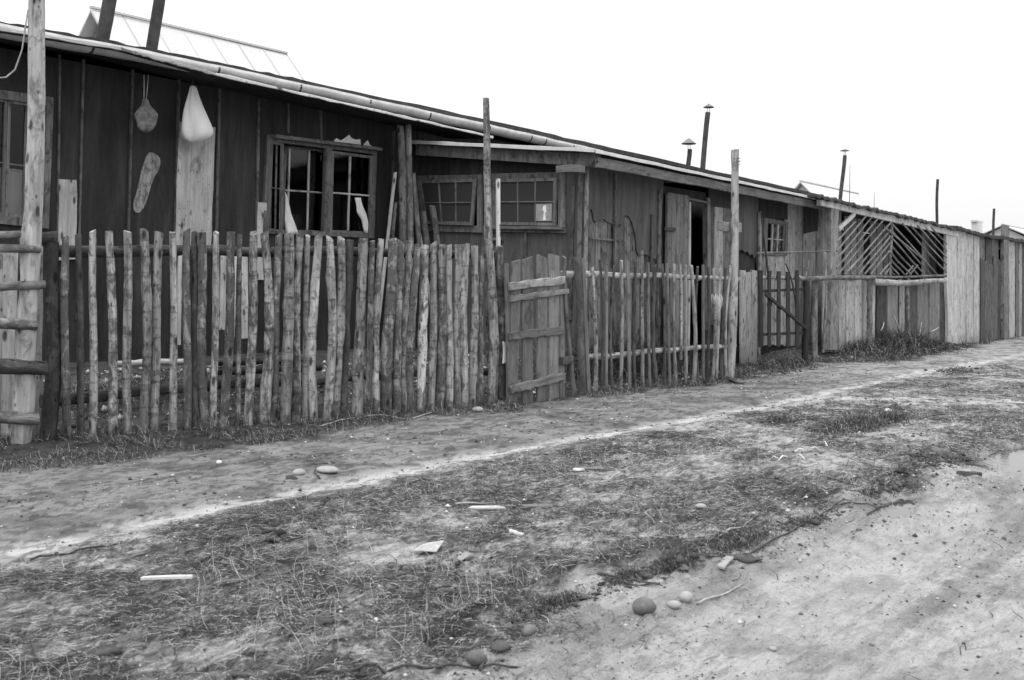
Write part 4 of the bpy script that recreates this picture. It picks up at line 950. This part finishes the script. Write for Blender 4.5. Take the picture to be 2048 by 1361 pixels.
# white bag
def lathe_bag(name, face, prof, m, label, cat, seed, fold=.08, squash=.75, corner=None, n=44):
    rs = random.Random(seed); c = face.hit(prof[0][0], prof[0][1]); vs = []; fs = []; dep = c.y
    for j, (x, y, r) in enumerate(prof):
        p = face.hit(x, y); R_ = r / FPX * dep
        for k in range(n):
            an = 2 * math.pi * k / n; fd_ = fold * (2.2 - 1.5 * j / len(prof)); top_ = max(0, 1 - j / (len(prof) * .55)); f_ = 1 + fold * (math.sin(2 * an + .45 * j + seed) * .6 + math.sin(3 * an - .3 * j + 1) * .7 + math.sin(5 * an + .22 * j + seed * 2) * .55 - .9 * max(0, math.cos(an * 1.5 + .7 + j * .09)) ** 12) + top_ * .14 * math.sin(11 * an + seed)
            rr = R_ * f_
            if corner and abs(j - corner[0]) <= 2: rr *= 1 + corner[1] * max(0, math.cos(an)) ** 8 * (1 - abs(j - corner[0]) / 3)
            vs.append(p - c + SD * (rr * math.cos(an)) + SN * (rr * squash * math.sin(an)))
    for j in range(len(prof) - 1):
        for k in range(n):
            a = j * n + k; b2 = j * n + (k + 1) % n; fs.append((a, b2, b2 + n, a + n))
    fs.append(tuple(range(n))); fs.append(tuple(range((len(prof) - 1) * n + n - 1, (len(prof) - 1) * n - 1, -1)))
    me = mesh(name, vs, fs, m, True); recalc(me); o = link(name, me, None, Matrix.Translation(c)); sb = o.modifiers.new('s', 'SUBSURF'); sb.levels = 1; sb.render_levels = 1
    return tag(o, label, cat)
BF = W1.shift(.3)
bag = lathe_bag('cloth_bag', BF, [(386, 171, 4), (386, 177, 8), (386, 186, 10), (386, 197, 14), (386, 210, 19), (387, 223, 24), (388, 237, 28), (389, 250, 31), (389, 262, 32), (388, 271, 29), (386, 279, 22), (385, 284, 12), (385, 286, 3)], M['cloth'], 'white cloth bag hanging from the eave over the pale board', 'bag', 2, .13, .7, (8, .5))
stick('string', [BF.hit(386, 125), BF.hit(386, 174)], .006, M['twig'], bag, sides=5, taper=0)
net = lathe_bag('net_bag', BF, [(290, 196, 3), (290, 201, 6), (290, 210, 6), (290, 218, 12), (291, 226, 17), (288, 234, 18), (291, 241, 16), (292, 249, 15), (291, 257, 15), (291, 263, 9), (291, 266, 2)], M['net'], 'small lumpy net bag hanging on strings left of the white bag', 'bag', 5, .34, .8)
for s in (-4, 5): stick('string', [BF.hit(292 + s, 150), BF.hit(290 + s * .5, 200)], .005, M['straw'], net, sides=5, taper=0)
# curtains
def cloth(name, face, left, right, off, m, label, cat, seed=0, cols=9, fold=.02):
    n = 12; vs = []; fs = []
    def at_(pl, t_):
        s = t_ * (len(pl) - 1); i = min(int(s), len(pl) - 2); return lerp2(pl[i], pl[i + 1], s - i)
    c = face.hit(*left[0])
    for j in range(n + 1):
        a, b2 = at_(left, j / n), at_(right, j / n)
        for k in range(cols):
            p = lerp2(a, b2, k / (cols - 1)); vs.append(face.hit(*p) + face.n * (off + fold * math.sin(k * 1.9 + j * .35 + seed)) - c)
    for j in range(n):
        for k in range(cols - 1): a = j * cols + k; fs.append((a, a + 1, a + 1 + cols, a + cols))
    me = mesh(name, vs, fs, m, True); o = link(name, me, None, Matrix.Translation(c)); sm = o.modifiers.new('t', 'SOLIDIFY'); sm.thickness = .003
    return tag(o, label, cat)
cloth('curtain', W1, [(563, 385), (564, 405), (565, 440), (568, 470)], [(567, 392), (573, 412), (580, 438), (589, 468)], .06, M['cloth'], 'white curtain blowing out at the open left half of the big window', 'curtain', 1)
cloth('curtain', W1, [(704, 396), (708, 410), (711, 425), (720, 440), (724, 466)], [(718, 396), (722, 412), (727, 428), (730, 445), (730, 467)], .045, M['cloth'], 'white curtain strip hanging at the right sash of the big window', 'curtain', 2)
cloth('curtain', W1, [(-50, 325), (-55, 425)], [(75, 343), (70, 437)], -.08, M['cloth'], 'white half curtain in the window behind the tall left post', 'curtain', 3, 24, .02)

# wire loop at the lath fence
stick('wire_loop', [gp(x, y) + UP * z_ for (x, y, z_) in ((1284, 784, .02), (1290, 778, .05), (1300, 779, .03), (1308, 778, .05), (1314, 774, .06), (1322, 773, .05), (1325, 779, .02), (1318, 782, .02))], .006, M['pipe'], None, 'bent dark wire lying at the foot of the lath fence', 'wire', taper=0)

# ------------------------------------------------------------------ stones
def blob(name, c, a, b_, h, m, seed, label=None, cat=None, group=None, n=14, rough=.08, rot=0):
    rs = random.Random(seed); vs = []; fs = []; rg = 9; ph = [rs.uniform(0, 6) for _ in range(4)]
    for j in range(rg + 1):
        th_ = math.pi * j / rg
        for k in range(n):
            an = 2 * math.pi * k / n; rr = 1 + rough * (math.sin(2 * an + ph[0] + th_) + .7 * math.sin(3 * an + ph[1] - 2 * th_) + .4 * math.sin(5 * th_ + ph[2]))
            x, y = a * rr * math.sin(th_) * math.cos(an), b_ * rr * math.sin(th_) * math.sin(an)
            if rough > .1: jj = 1 + rs.uniform(-.22, .22); x, y = x * jj, y * jj
            vs.append((x * math.cos(rot) - y * math.sin(rot), x * math.sin(rot) + y * math.cos(rot), h * math.cos(th_) * (1 + (rs.uniform(-.35, .35) if rough > .1 else 0))))
    for j in range(rg):
        for k in range(n):
            p = j * n + k; q = j * n + (k + 1) % n; fs.append((p, p + n, q + n, q))
    me = mesh(name, vs, fs, m, True); o = link(name, me, None, Matrix.Translation(c)); return tag(o, label, cat, group)
for i, (x, y, wpx, hpx, m_, lb) in enumerate(((1288, 1227, 50, 36, 'stone', 'largest smooth round stone lying on the wet road'), (1058, 1272, 33, 25, 'stone', 'small dark round stone on the road left of the larger one'),
        (950, 1326, 46, 30, 'stone', 'half buried stone with a twig across it at the bottom edge'), (1348, 1216, 28, 16, 'palestone', 'flat pale stone just right of the largest round stone'), (1372, 1203, 30, 22, 'palestone', 'rounded flat stone half sunk right of the flat pale stone'),
        (955, 824, 26, 12, 'palestone', 'whitish stone at the foot of the stake fence by the plank gate'), (1402, 1018, 22, 12, 'palestone', 'pale stone lying in the turf before the road edge'),
        (1776, 826, 16, 10, 'white', 'white stone on top of the uprooted grass clump'), (598, 950, 30, 13, 'palestone', 'pale stone beside the dark clod on the earth above the path'), (655, 945, 46, 14, 'palestone', 'long low pale stone on the earth above the path with a twig beside it'),
        (1000, 1300, 44, 18, 'clod', 'flat grey slab of earth between the two stones at the bottom'), (438, 928, 14, 8, 'white', 'tiny white pebble in the weeds near the left fence'),
        (1545, 1300, 16, 9, 'palestone', 'small pale pebble low on the bright road'), (1553, 738, 18, 9, 'palestone', 'pale stone on the mound behind the bleached post'))):
    p = gp(x, y); k = p.y / FPX; r = math.hypot(p.x, p.y)
    b_ = blob('stone', p + UP * (hpx * k * .38), wpx * k / 2, wpx * k * .42, hpx * k * .5, M[m_], 800 + i, lb, 'stone', rough=.05, rot=i)
# boards and scraps on the ground
def lying(nm, x0, y0, x1, y1, w_, th, m, label, cat, seed=0, lift=.012):
    a = gp(x0, y0) + UP * lift; b_ = gp(x1, y1) + UP * lift; o = plank(nm, a, b_, w_, th, m, None, UP, seed, 6, .12, .4); return tag(o, label, cat)
lying('slat', 284, 1172, 385, 1165, .016, .014, M['pale'], 'white straight slat lying in the dead grass at the lower left', 'slat', 1, .03)
lying('wood_scrap', 940, 1020, 1005, 1020, .05, .012, M['pale'], 'long pale wood splinter in the middle of the turf', 'wood scrap', 2)
lying('wood_scrap', 1045, 1018, 1100, 1014, .06, .012, M['gateplank'], 'grey wood splinter right of the long pale one', 'wood scrap', 3)
lying('wood_scrap', 1018, 1068, 1046, 1074, .03, .012, M['pale'], 'short pale chip on the turf beneath the pale splinter', 'wood scrap', 4)
lying('wood_scrap', 1150, 942, 1165, 944, .05, .012, M['white'], 'little white chip near the end of a long dark twig', 'wood scrap', 5)
lying('wood_scrap', 1440, 1140, 1460, 1120, .04, .01, M['palestone'], 'pale shard lying in the wet road edge', 'wood scrap', 6)
lying('wood_scrap', 1925, 952, 1955, 950, .07, .03, M['clod'], 'dark block of wood lying on the road near the right edge', 'wood scrap', 7)
def scrap(nm, pts, m, label, cat):
    ps_ = [gp(*p) + UP * (.018 + .012 * (i % 2)) for i, p in enumerate(pts)]; c = ps_[0]; n = len(ps_); cc = sum((p for p in ps_), Vector()) / n + UP * .02
    vs = [p - c for p in ps_] + [cc - c]; me = mesh(nm, vs, [(i, (i + 1) % n, n) for i in range(n)], m); o = link(nm, me, None, Matrix.Translation(c)); s = o.modifiers.new('t', 'SOLIDIFY'); s.thickness = .004; return tag(o, label, cat)
scrap('paper_scrap', [(826, 1108), (845, 1103), (858, 1098), (888, 1095), (872, 1113), (845, 1116)], M['pale'], 'white torn sheet of paper on the turf below the centre', 'paper')
scrap('paper_scrap', [(914, 1126), (930, 1119), (948, 1117), (938, 1127), (922, 1131)], M['palestone'], 'smaller torn paper lying right of the white sheet', 'paper')
for i, (x, y) in enumerate(((1598, 908), (1650, 893), (1630, 905), (1548, 924), (1565, 922), (1600, 920), (1720, 873))):
    p = gp(x, y) + UP * .02; d_ = Vector((math.cos(i * 1.7), math.sin(i * 1.7), .3)) * .045
    stick('wood_shaving', [p - d_, p + UP * .02, p + d_], .007, M['white'], None, ('curled white shaving, leftmost of the upper pair below the grass clump', 'white shaving nearest below the middle of the grass clump', 'tiny curled white shaving just under its upper neighbour below the clump', 'white shaving farthest left of all below the clump', 'white shaving second from the left below the clump', 'small flat white shaving in the lower row below the clump', 'forked white shaving close under the uprooted clump')[i], 'wood shaving', 'white shavings below the grass clump', 5)
# twigs
TW = [([(460, 1361), (560, 1358), (700, 1345), (840, 1338), (900, 1338), (1035, 1337)], .011, 'long dark stick running along the bottom edge under the half buried stone'),
      ([(960, 1345), (972, 1322), (968, 1310)], .010, 'stub of twig leaning on the half buried stone'),
      ([(1500, 1110), (1590, 1062), (1640, 1030), (1700, 1006), (1735, 1010), (1755, 1020)], .009, 'long arched twig reaching over the wet road edge to the puddle'),
      ([(1590, 1050), (1640, 1040), (1668, 1014), (1705, 1004)], .007, 'shorter twig running beside the arched one'),
      ([(1440, 1075), (1480, 1060), (1515, 1030)], .009, 'pale bent twig left of the arched twigs'),
      ([(1395, 1210), (1440, 1192), (1490, 1170)], .008, 'straight pale twig right of the sunken stones'),
      ([(1195, 1150), (1250, 1165), (1320, 1172)], .011, 'dark twig pair ending above the largest round stone, upper one'),
      ([(1210, 1160), (1260, 1172), (1325, 1176)], .009, 'dark twig pair ending above the largest round stone, lower one'),
      ([(640, 855), (700, 838), (760, 832), (820, 840), (885, 822)], .010, 'long pale switch lying at the foot of the stake fence'),
      ([(510, 1076), (550, 1068), (575, 1085), (605, 1082)], .016, 'crooked black branch in the turf at the left'),
      ([(520, 1064), (560, 1070), (600, 1062)], .010, 'thin black branch above the crooked one'),
      ([(420, 1182), (480, 1165), (545, 1142)], .008, 'dark twig right of the white slat'),
      ([(850, 960), (800, 975), (750, 990)], .008, 'dark twig lying just below the bright path'),
      ([(910, 1012), (945, 1010), (985, 1008)], .012, 'short dark stick above the long pale splinter'),
      ([(1165, 943), (1210, 942), (1260, 941)], .009, 'dark straight twig with the little white chip at its end'),
      ([(60, 1123), (120, 1112), (245, 1087)], .010, 'long rotten stick along the lower side of the path at the left'),
      ([(640, 960), (628, 948), (632, 935)], .008, 'hooked twig beside the long low stone'),
      ([(1655, 958), (1690, 968), (1715, 974)], .012, 'short dark stick lying right of the turf centre'),
      ([(1820, 913), (1870, 920), (1890, 926)], .013, 'dark stick close to the right puddle'),
      ([(1230, 1085), (1300, 1075), (1420, 1050)], .007, 'thin twig lying along the turf before the road edge'),
      ([(1480, 750), (1540, 747), (1580, 742)], .02, 'dark root ridge right of the bleached post'),
      ([(1520, 848), (1600, 842), (1660, 838)], .012, 'dark stick leading into the grass clump from the left'),
      ([(1840, 840), (1880, 832), (1900, 828)], .014, 'grey stick poking out right of the grass clump'),
      ([(1180, 728), (1195, 724), (1215, 716)], .008, 'small twig seen through the lath fence'),
      ([(870, 1180), (950, 1176), (1035, 1168)], .007, 'thin straight twig above the dark bank')]
for i, (pp, r, lb) in enumerate(TW):
    r = r * .62; rr_ = random.Random(i); fine = []
    for j in range(len(pp) - 1):
        L_ = max(2, int(math.hypot(pp[j + 1][0] - pp[j][0], pp[j + 1][1] - pp[j][1]) / 16))
        for s_ in range(L_): q_ = lerp2(pp[j], pp[j + 1], s_ / L_); fine.append((q_[0], q_[1] + rr_.uniform(-1.1, 1.1)))
    fine.append(pp[-1]); P_ = [gp(*p) + UP * (r * 1.3 + .006 * math.sin(j * 1.3)) for j, p in enumerate(fine)]
    o = stick('twig', P_, r, M['straw'] if 'pale' in lb else M['twig'], None, lb, 'twig')
for i, (x, y, wpx, hpx, lb) in enumerate(((630, 1252, 62, 26, 'dark clod of turf low on the left side'), (265, 1255, 40, 22, 'dark clod left of the others at the lower left'), (212, 1310, 50, 30, 'dark clod near the bottom left corner'), (582, 958, 26, 12, 'black clod beside the pale stone above the path'), (1290, 1155, 30, 14, 'clod resting at the dark twig pair'), (1490, 1120, 50, 20, 'muddy clod in the road edge under the arched twigs'), (1790, 822, 26, 20, 'dark root lump on the right of the grass clump'), (640, 928, 24, 6, 'flat dark chip above the long low stone'))):
    p = gp(x, y); k = p.y / FPX; blob('clod', p + UP * hpx * k * .12, wpx * k / 2, wpx * k * .4, hpx * k * .45, M['clod'], 850 + i, lb, 'clod', rough=.22)

# ================================================================== GRASS, WEEDS, GRIT (nobody could count these)
rng = np.random.default_rng(5)
def strips(name, X, Y, Z, AZ, EL, LEN, WID, CUR, TONE, label, cat, seg=3):
    n = len(X); dx, dy = np.cos(AZ), np.sin(AZ); px_, py_ = -dy, dx
    co = np.zeros((n, seg * 2 + 1, 3)); x = X.copy(); y = Y.copy(); z = Z.copy(); el = EL.copy(); az = AZ.copy()
    tw = rng.uniform(-.6, .6, n)
    for s in range(seg + 1):
        wf = WID * (1 - (s / seg) * .8) * .5; ddx, ddy = np.cos(az), np.sin(az)
        if s < seg:
            co[:, s * 2] = np.stack([x + ddy * wf, y - ddx * wf, z + wf * .7], 1); co[:, s * 2 + 1] = np.stack([x - ddy * wf, y + ddx * wf, z - wf * .3], 1)
        else: co[:, s * 2] = np.stack([x, y, z], 1)
        L = LEN / seg; x = x + ddx * np.cos(el) * L; y = y + ddy * np.cos(el) * L; z = z + np.sin(el) * L
        el = el - CUR; az = az + tw
    v = co.reshape(-1, 3); k = seg * 2 + 1; base = (np.arange(n) * k)[:, None]
    quads = [base + np.array([2 * s, 2 * s + 1, 2 * s + 3, 2 * s + 2]) for s in range(seg - 1)]; tri = base + np.array([2 * seg - 2, 2 * seg - 1, 2 * seg])
    Qd = np.concatenate(quads); loops = np.concatenate([Qd.ravel(), tri.ravel()]).astype(np.int32)
    tot = np.concatenate([np.full(len(Qd), 4), np.full(n, 3)]).astype(np.int32); start = np.concatenate([[0], np.cumsum(tot)[:-1]]).astype(np.int32)
    me = bpy.data.meshes.new(name); me.vertices.add(len(v)); me.vertices.foreach_set('co', v.ravel()); me.loops.add(len(loops)); me.loops.foreach_set('vertex_index', loops)
    me.polygons.add(len(tot)); me.polygons.foreach_set('loop_start', start); me.polygons.foreach_set('loop_total', tot); me.update(calc_edges=True)
    at = me.attributes.new('tone', 'FLOAT', 'POINT'); at.data.foreach_set('value', np.repeat(TONE, k).astype(np.float32))
    me.materials.append(M['blade']); return tag(link(name, me), label, cat, kind='stuff')
def scatter(n, rmin=2.6, rmax=30, p=1.0, amax=33):
    a = np.radians(rng.uniform(-amax, amax, n)); t_ = rng.random(n)
    if p == 1: r = rmin * (rmax / rmin) ** t_
    else: r = (rmin ** (1 - p) + t_ * (rmax ** (1 - p) - rmin ** (1 - p))) ** (1 / (1 - p))
    x, y = r * np.sin(a), r * np.cos(a); return x, y, r, x * SD.x + y * SD.y, -(x * SN.x + y * SN.y)
def turfmask(x, y, U, V):
    n_a = fbm(U * .8, V * 1.6, 11, 4); n_b = fbm(x * 2.2, y * 2.2, 12, 4)
    e = vr(U) - V + .8 * (n_a - .5) + .35 * (n_b - .5); road = sstep(-.05, .3, e + .15 * (fbm(x * 6, y * 6, 13, 3) - .5)); d = V - vp(U)
    return (1 - road) * sstep(.0, .4, -d - .12 + .35 * (n_b - .5)) * sstep(.30, .60, n_a * .5 + n_b * .5 + .05), road, e
# matted dead turf
x, y, r, U, V = scatter(1250000, 2.6, 24)
tm, rd, e = turfmask(x, y, U, V); cl = fbm(x * 3.5, y * 3.5, 41, 4); keep = rng.random(len(x)) < tm * sstep(.40, .62, cl) * 1.0
x, y, r, U, V, cl = [q[keep] for q in (x, y, r, U, V, cl)]; n = len(x)
print('turf blades', n)
tone = np.where(rng.random(n) < .17, rng.uniform(.3, .6, n), rng.uniform(.02, .11, n))
az = (math.pi / 2 - TH) + rng.normal(0, .75, n) + np.where(rng.random(n) < .5, math.pi, 0)
strips('dead_turf', x, y, terrain(x, y) + .002, az, rng.uniform(.0, .3, n), rng.uniform(.02, .10, n), np.maximum(.0015, r * .00028) * rng.uniform(.7, 1.5, n), rng.uniform(.05, .35, n), tone, 'matted short dead grass between the bright path and the road', 'grass')
# straw stalks, few, longer, light
x, y, r, U, V = scatter(20000, 2.6, 18); tm, rd, e = turfmask(x, y, U, V); keep = (rng.random(len(x)) < tm * sstep(.42, .65, fbm(x * 1.3, y * 1.3, 43, 3))); x, y, r = x[keep], y[keep], r[keep]; n = len(x)
strips('straw_stalks', x, y, terrain(x, y), rng.uniform(0, 6.28, n), rng.uniform(.05, 1.35, n), rng.uniform(.05, .22, n), np.maximum(.0016, r * .00026), rng.uniform(-.1, .5, n), rng.uniform(.28, .55, n), 'thin pale stalks standing and lying in the turf', 'grass', 4)
# weeds along the fences
x, y, r, U, V = scatter(620000, 4, 34, 1.0, 33); g = V - vf(U); wd = .18 + .85 * (1 - sstep(UVs(FA)[0] - .5, UVs(FB)[0], U)); nb = fbm(x * 2.5, y * 2.5, 45, 3)
gate = (U > UVs(FB)[0] + .1) & (U < UVs(FC)[0] - .05) & (g < .15)
keep = (g > -wd - .25 * nb) & (g < 1.6) & (rng.random(len(x)) < np.where(g > .25, .35, 1.0) * sstep(.3, .55, nb)) & ~gate
x, y, r, U, V, g = [q[keep] for q in (x, y, r, U, V, g)]; n = len(x); hgt = np.where(g > -.3, 1.0, .65)
strips('fence_weeds', x, y, terrain(x, y), rng.uniform(0, 6.28, n), rng.uniform(.2, 1.3, n), rng.uniform(.04, .15, n) * hgt, np.maximum(.003, r * .00042), rng.uniform(.1, .6, n), np.where(rng.random(n) < .15, rng.uniform(.22, .4, n), rng.uniform(.035, .13, n)), 'dark tangled weeds at the foot of the fences and in the yards', 'weeds', 3)
# brambles at the lattice shed + in yard behind laths + torn-out clump on the turf
def clump(name, cx, cy, rx, ry, n, hmax, label, cat, lt=.3, wmul=1.0):
    p = gp(cx, cy); ex = rng.normal(0, .45, n) * rx; ey = rng.normal(0, .45, n) * ry
    x = p.x + SD.x * ex - SN.x * ey; y = p.y + SD.y * ex - SN.y * ey; rr = np.hypot(x, y)
    fall = np.exp(-((ex / rx) ** 2 + (ey / ry) ** 2))
    strips(name, x, y, terrain(x, y) + rng.random(n) * .25 * hmax * fall, rng.uniform(0, 6.28, n), rng.uniform(.1, 1.4, n), rng.uniform(.25, 1, n) * hmax * (.4 + .8 * fall), np.maximum(.003, rr * .00042) * wmul, rng.uniform(.0, 1.5, n), np.where(rng.random(n) < lt, rng.uniform(.2, .42, n), rng.uniform(.03, .11, n)), label, cat, 4)
clump('bramble_patch', 1790, 700, 2.9, .7, 12000, .62, 'low dark brambles with pale stems before the lattice shed', 'weeds', .25)
clump('bramble_patch', 1690, 700, .8, .4, 1500, .3, 'rubble and brambles before the lattice shed corner post', 'weeds', .3)
clump('bramble_patch', 1560, 735, 1.3, .5, 2600, .22, 'dark weedy mound between the bleached post and the dark gate', 'weeds', .2)
clump('uprooted_clump', 1700, 858, .75, .28, 2600, .2, 'uprooted tangle of dark grass lying on the turf at the right', 'grass clump', .2)
clump('uprooted_clump', 1555, 845, .35, .18, 700, .12, 'small dark tuft left of the uprooted tangle', 'grass clump', .15)
clump('uprooted_clump', 1785, 838, .4, .2, 900, .16, 'dense dark tuft around the white stone', 'grass clump', .15)
for i, (cx, cy, rx, ry, nn) in enumerate(((1100, 1212, .30, .07, 1100), (1345, 1132, .28, .07, 1100), (1250, 1160, .2, .06, 500), (1480, 1085, .42, .10, 1300), (1600, 1050, .35, .1, 700), (1740, 985, .3, .1, 500), (1850, 925, .5, .15, 900))):
    clump('muddy_litter', cx, cy, rx, ry, nn, .06, 'dark rotten litter strewn on the bank edge of the wet road', 'litter', .08)
clump('gate_tuft', 1012, 822, .25, .14, 420, .2, 'dry tuft at the foot of the plank gate', 'weeds', .4)
clump('yard_weeds', 1250, 742, 2.3, .42, 9000, .75, 'tangled dead weeds in the yard behind the lath fence', 'weeds', .10)
for i, (x0, y0, x1, y1) in enumerate(((1838, 672, 1843, 645), (1801, 668, 1788, 632), (1762, 662, 1768, 645), (1862, 664, 1878, 655))):
    o = stick('dead_stem', [RL.hit(x0, y0), RL.hit((x0 + x1) / 2 + 1, (y0 + y1) / 2), RL.hit(x1, y1)], .016, M['pale'], None, ('thick pale stem leaning right in the brambles', 'long pale stem crossing the lattice shed boards, leaning left', 'short leftmost pale stem in the brambles', 'rightmost slanting pale stem by the shed end post')[i], 'stem', 'pale stems in the brambles', 5)
# grit, crumbs and small stones
def crumbs(name, x, y, size, tone, label, cat, m):
    n = len(x); base = np.array([[1, 0, 0], [-.5, .87, 0], [-.5, -.87, 0], [0, 0, 1], [0, 0, -.7], [.3, .5, .5]])
    k = 6; rr = rng.uniform(.6, 1.3, (n, k, 1)); an = rng.uniform(0, 6.28, n); c, s = np.cos(an), np.sin(an)
    b = base[None] * rr; bx = b[..., 0] * c[:, None] - b[..., 1] * s[:, None]; by = b[..., 0] * s[:, None] + b[..., 1] * c[:, None]; bz = b[..., 2] * .6
    z = terrain(x, y); v = np.stack([x[:, None] + bx * size[:, None], y[:, None] + by * size[:, None], z[:, None] + bz * size[:, None] + size[:, None] * .2], -1).reshape(-1, 3)
    F = np.array([[0, 5, 3], [5, 1, 3], [1, 2, 3], [2, 0, 3], [0, 1, 5], [1, 0, 4], [2, 1, 4], [0, 2, 4]]); f = (F[None] + (np.arange(n) * k)[:, None, None]).reshape(-1, 3).astype(np.int32)
    me = bpy.data.meshes.new(name); me.vertices.add(len(v)); me.vertices.foreach_set('co', v.ravel()); me.loops.add(f.size); me.loops.foreach_set('vertex_index', f.ravel())
    me.polygons.add(len(f)); me.polygons.foreach_set('loop_start', np.arange(0, f.size, 3, dtype=np.int32)); me.polygons.foreach_set('loop_total', np.full(len(f), 3, np.int32)); me.update(calc_edges=True)
    at = me.attributes.new('tone', 'FLOAT', 'POINT'); at.data.foreach_set('value', np.repeat(tone, k).astype(np.float32)); me.materials.append(m); return tag(link(name, me), label, cat, kind='stuff')
x, y, r, U, V = scatter(110000, 2.6, 22); tm, rd, e = turfmask(x, y, U, V)
w_ = .10 + .5 * np.exp(-(e / .3) ** 2) + .3 * sstep(.5, .66, fbm(x * 1.8, y * 1.8, 51, 3)); keep = rng.random(len(x)) < w_ * np.where(V - vf(U) > 0, 0, 1)
x, y, r = x[keep], y[keep], r[keep]; n = len(x); sz = np.exp(rng.normal(math.log(.0034), .6, n)) * np.clip(r / 5, .8, 2.2)
crumbs('crumbs_and_grit', x, y, np.clip(sz, .001, .022), np.where(rng.random(n) < .75, rng.uniform(.05, .2, n), rng.uniform(.4, .65, n)), 'crumbs of earth and grit strewn over road and path', 'grit', M['grit'])
bx, by = [], []
for (cx, cy, rx, ry, nn) in ((1095, 1220, .26, .035, 260), (1335, 1135, .34, .04, 300), (1250, 1165, .3, .07, 120), (1480, 1085, .42, .055, 300), (1610, 1045, .4, .09, 200), (1780, 975, .35, .09, 260), (1700, 850, .6, .25, 300), (1880, 925, .5, .12, 260), (620, 1255, .16, .05, 160), (265, 1260, .12, .05, 120), (560, 1080, .2, .06, 150), (860, 1150, .5, .15, 160), (1920, 740, 1.0, .3, 250), (1560, 745, 1.2, .25, 300)):
    p = gp(cx, cy); ex = rng.normal(0, .5, nn) * rx; ey = rng.normal(0, .5, nn) * ry; bx.append(p.x + SD.x * ex - SN.x * ey); by.append(p.y + SD.y * ex - SN.y * ey)
bx = np.concatenate(bx); by = np.concatenate(by); n = len(bx)
crumbs('bank_clods', bx, by, np.clip(np.exp(rng.normal(math.log(.0075), .6, n)) * np.clip(np.hypot(bx, by) / 5, .8, 2), .003, .04), rng.uniform(.03, .15, n), 'dark broken sods and clods along the edge of the wet road', 'clods', M['grit'])
# rubble in the yard
x, y, r, U, V = scatter(60000, 6, 26); g = V - vf(U); keep = (g > .25) & (g < 2.3) & (rng.random(len(x)) < .28); x, y, r = x[keep], y[keep], r[keep]; n = len(x)
crumbs('yard_rubble', x, y, np.exp(rng.normal(math.log(.022), .5, n)), np.where(rng.random(n) < .5, rng.uniform(.3, .6, n), rng.uniform(.03, .12, n)), 'broken rubble lying in the yards behind the fences', 'rubble', M['grit'])
# short bits of twig and bark
x, y, r, U, V = scatter(30000, 2.6, 20); tm, rd, e = turfmask(x, y, U, V); keep = rng.random(len(x)) < (.05 + .4 * tm + .45 * np.exp(-(e / .3) ** 2)) * .5 * np.where(V - vf(U) > 0, 0, 1)
x, y, r = x[keep], y[keep], r[keep]; n = len(x)
strips('twig_litter', x, y, terrain(x, y) + .004, rng.normal(math.pi / 2 - TH, .8, n), rng.uniform(-.05, .25, n), rng.uniform(.03, .2, n), np.maximum(.004, r * .0006) * rng.uniform(.7, 1.6, n), rng.uniform(-.1, .1, n), rng.uniform(.03, .12, n), 'bits of dark twig and bark strewn over turf and road edge', 'litter', 3)


clump('yard_weeds', 1400, 722, 1.6, .4, 4000, .6, 'dead weeds in the yard right before the open door', 'weeds', .1)
clump('yard_weeds', 300, 790, 2.4, .5, 4000, .3, 'weeds and litter in the yard behind the left stakes', 'weeds', .2)
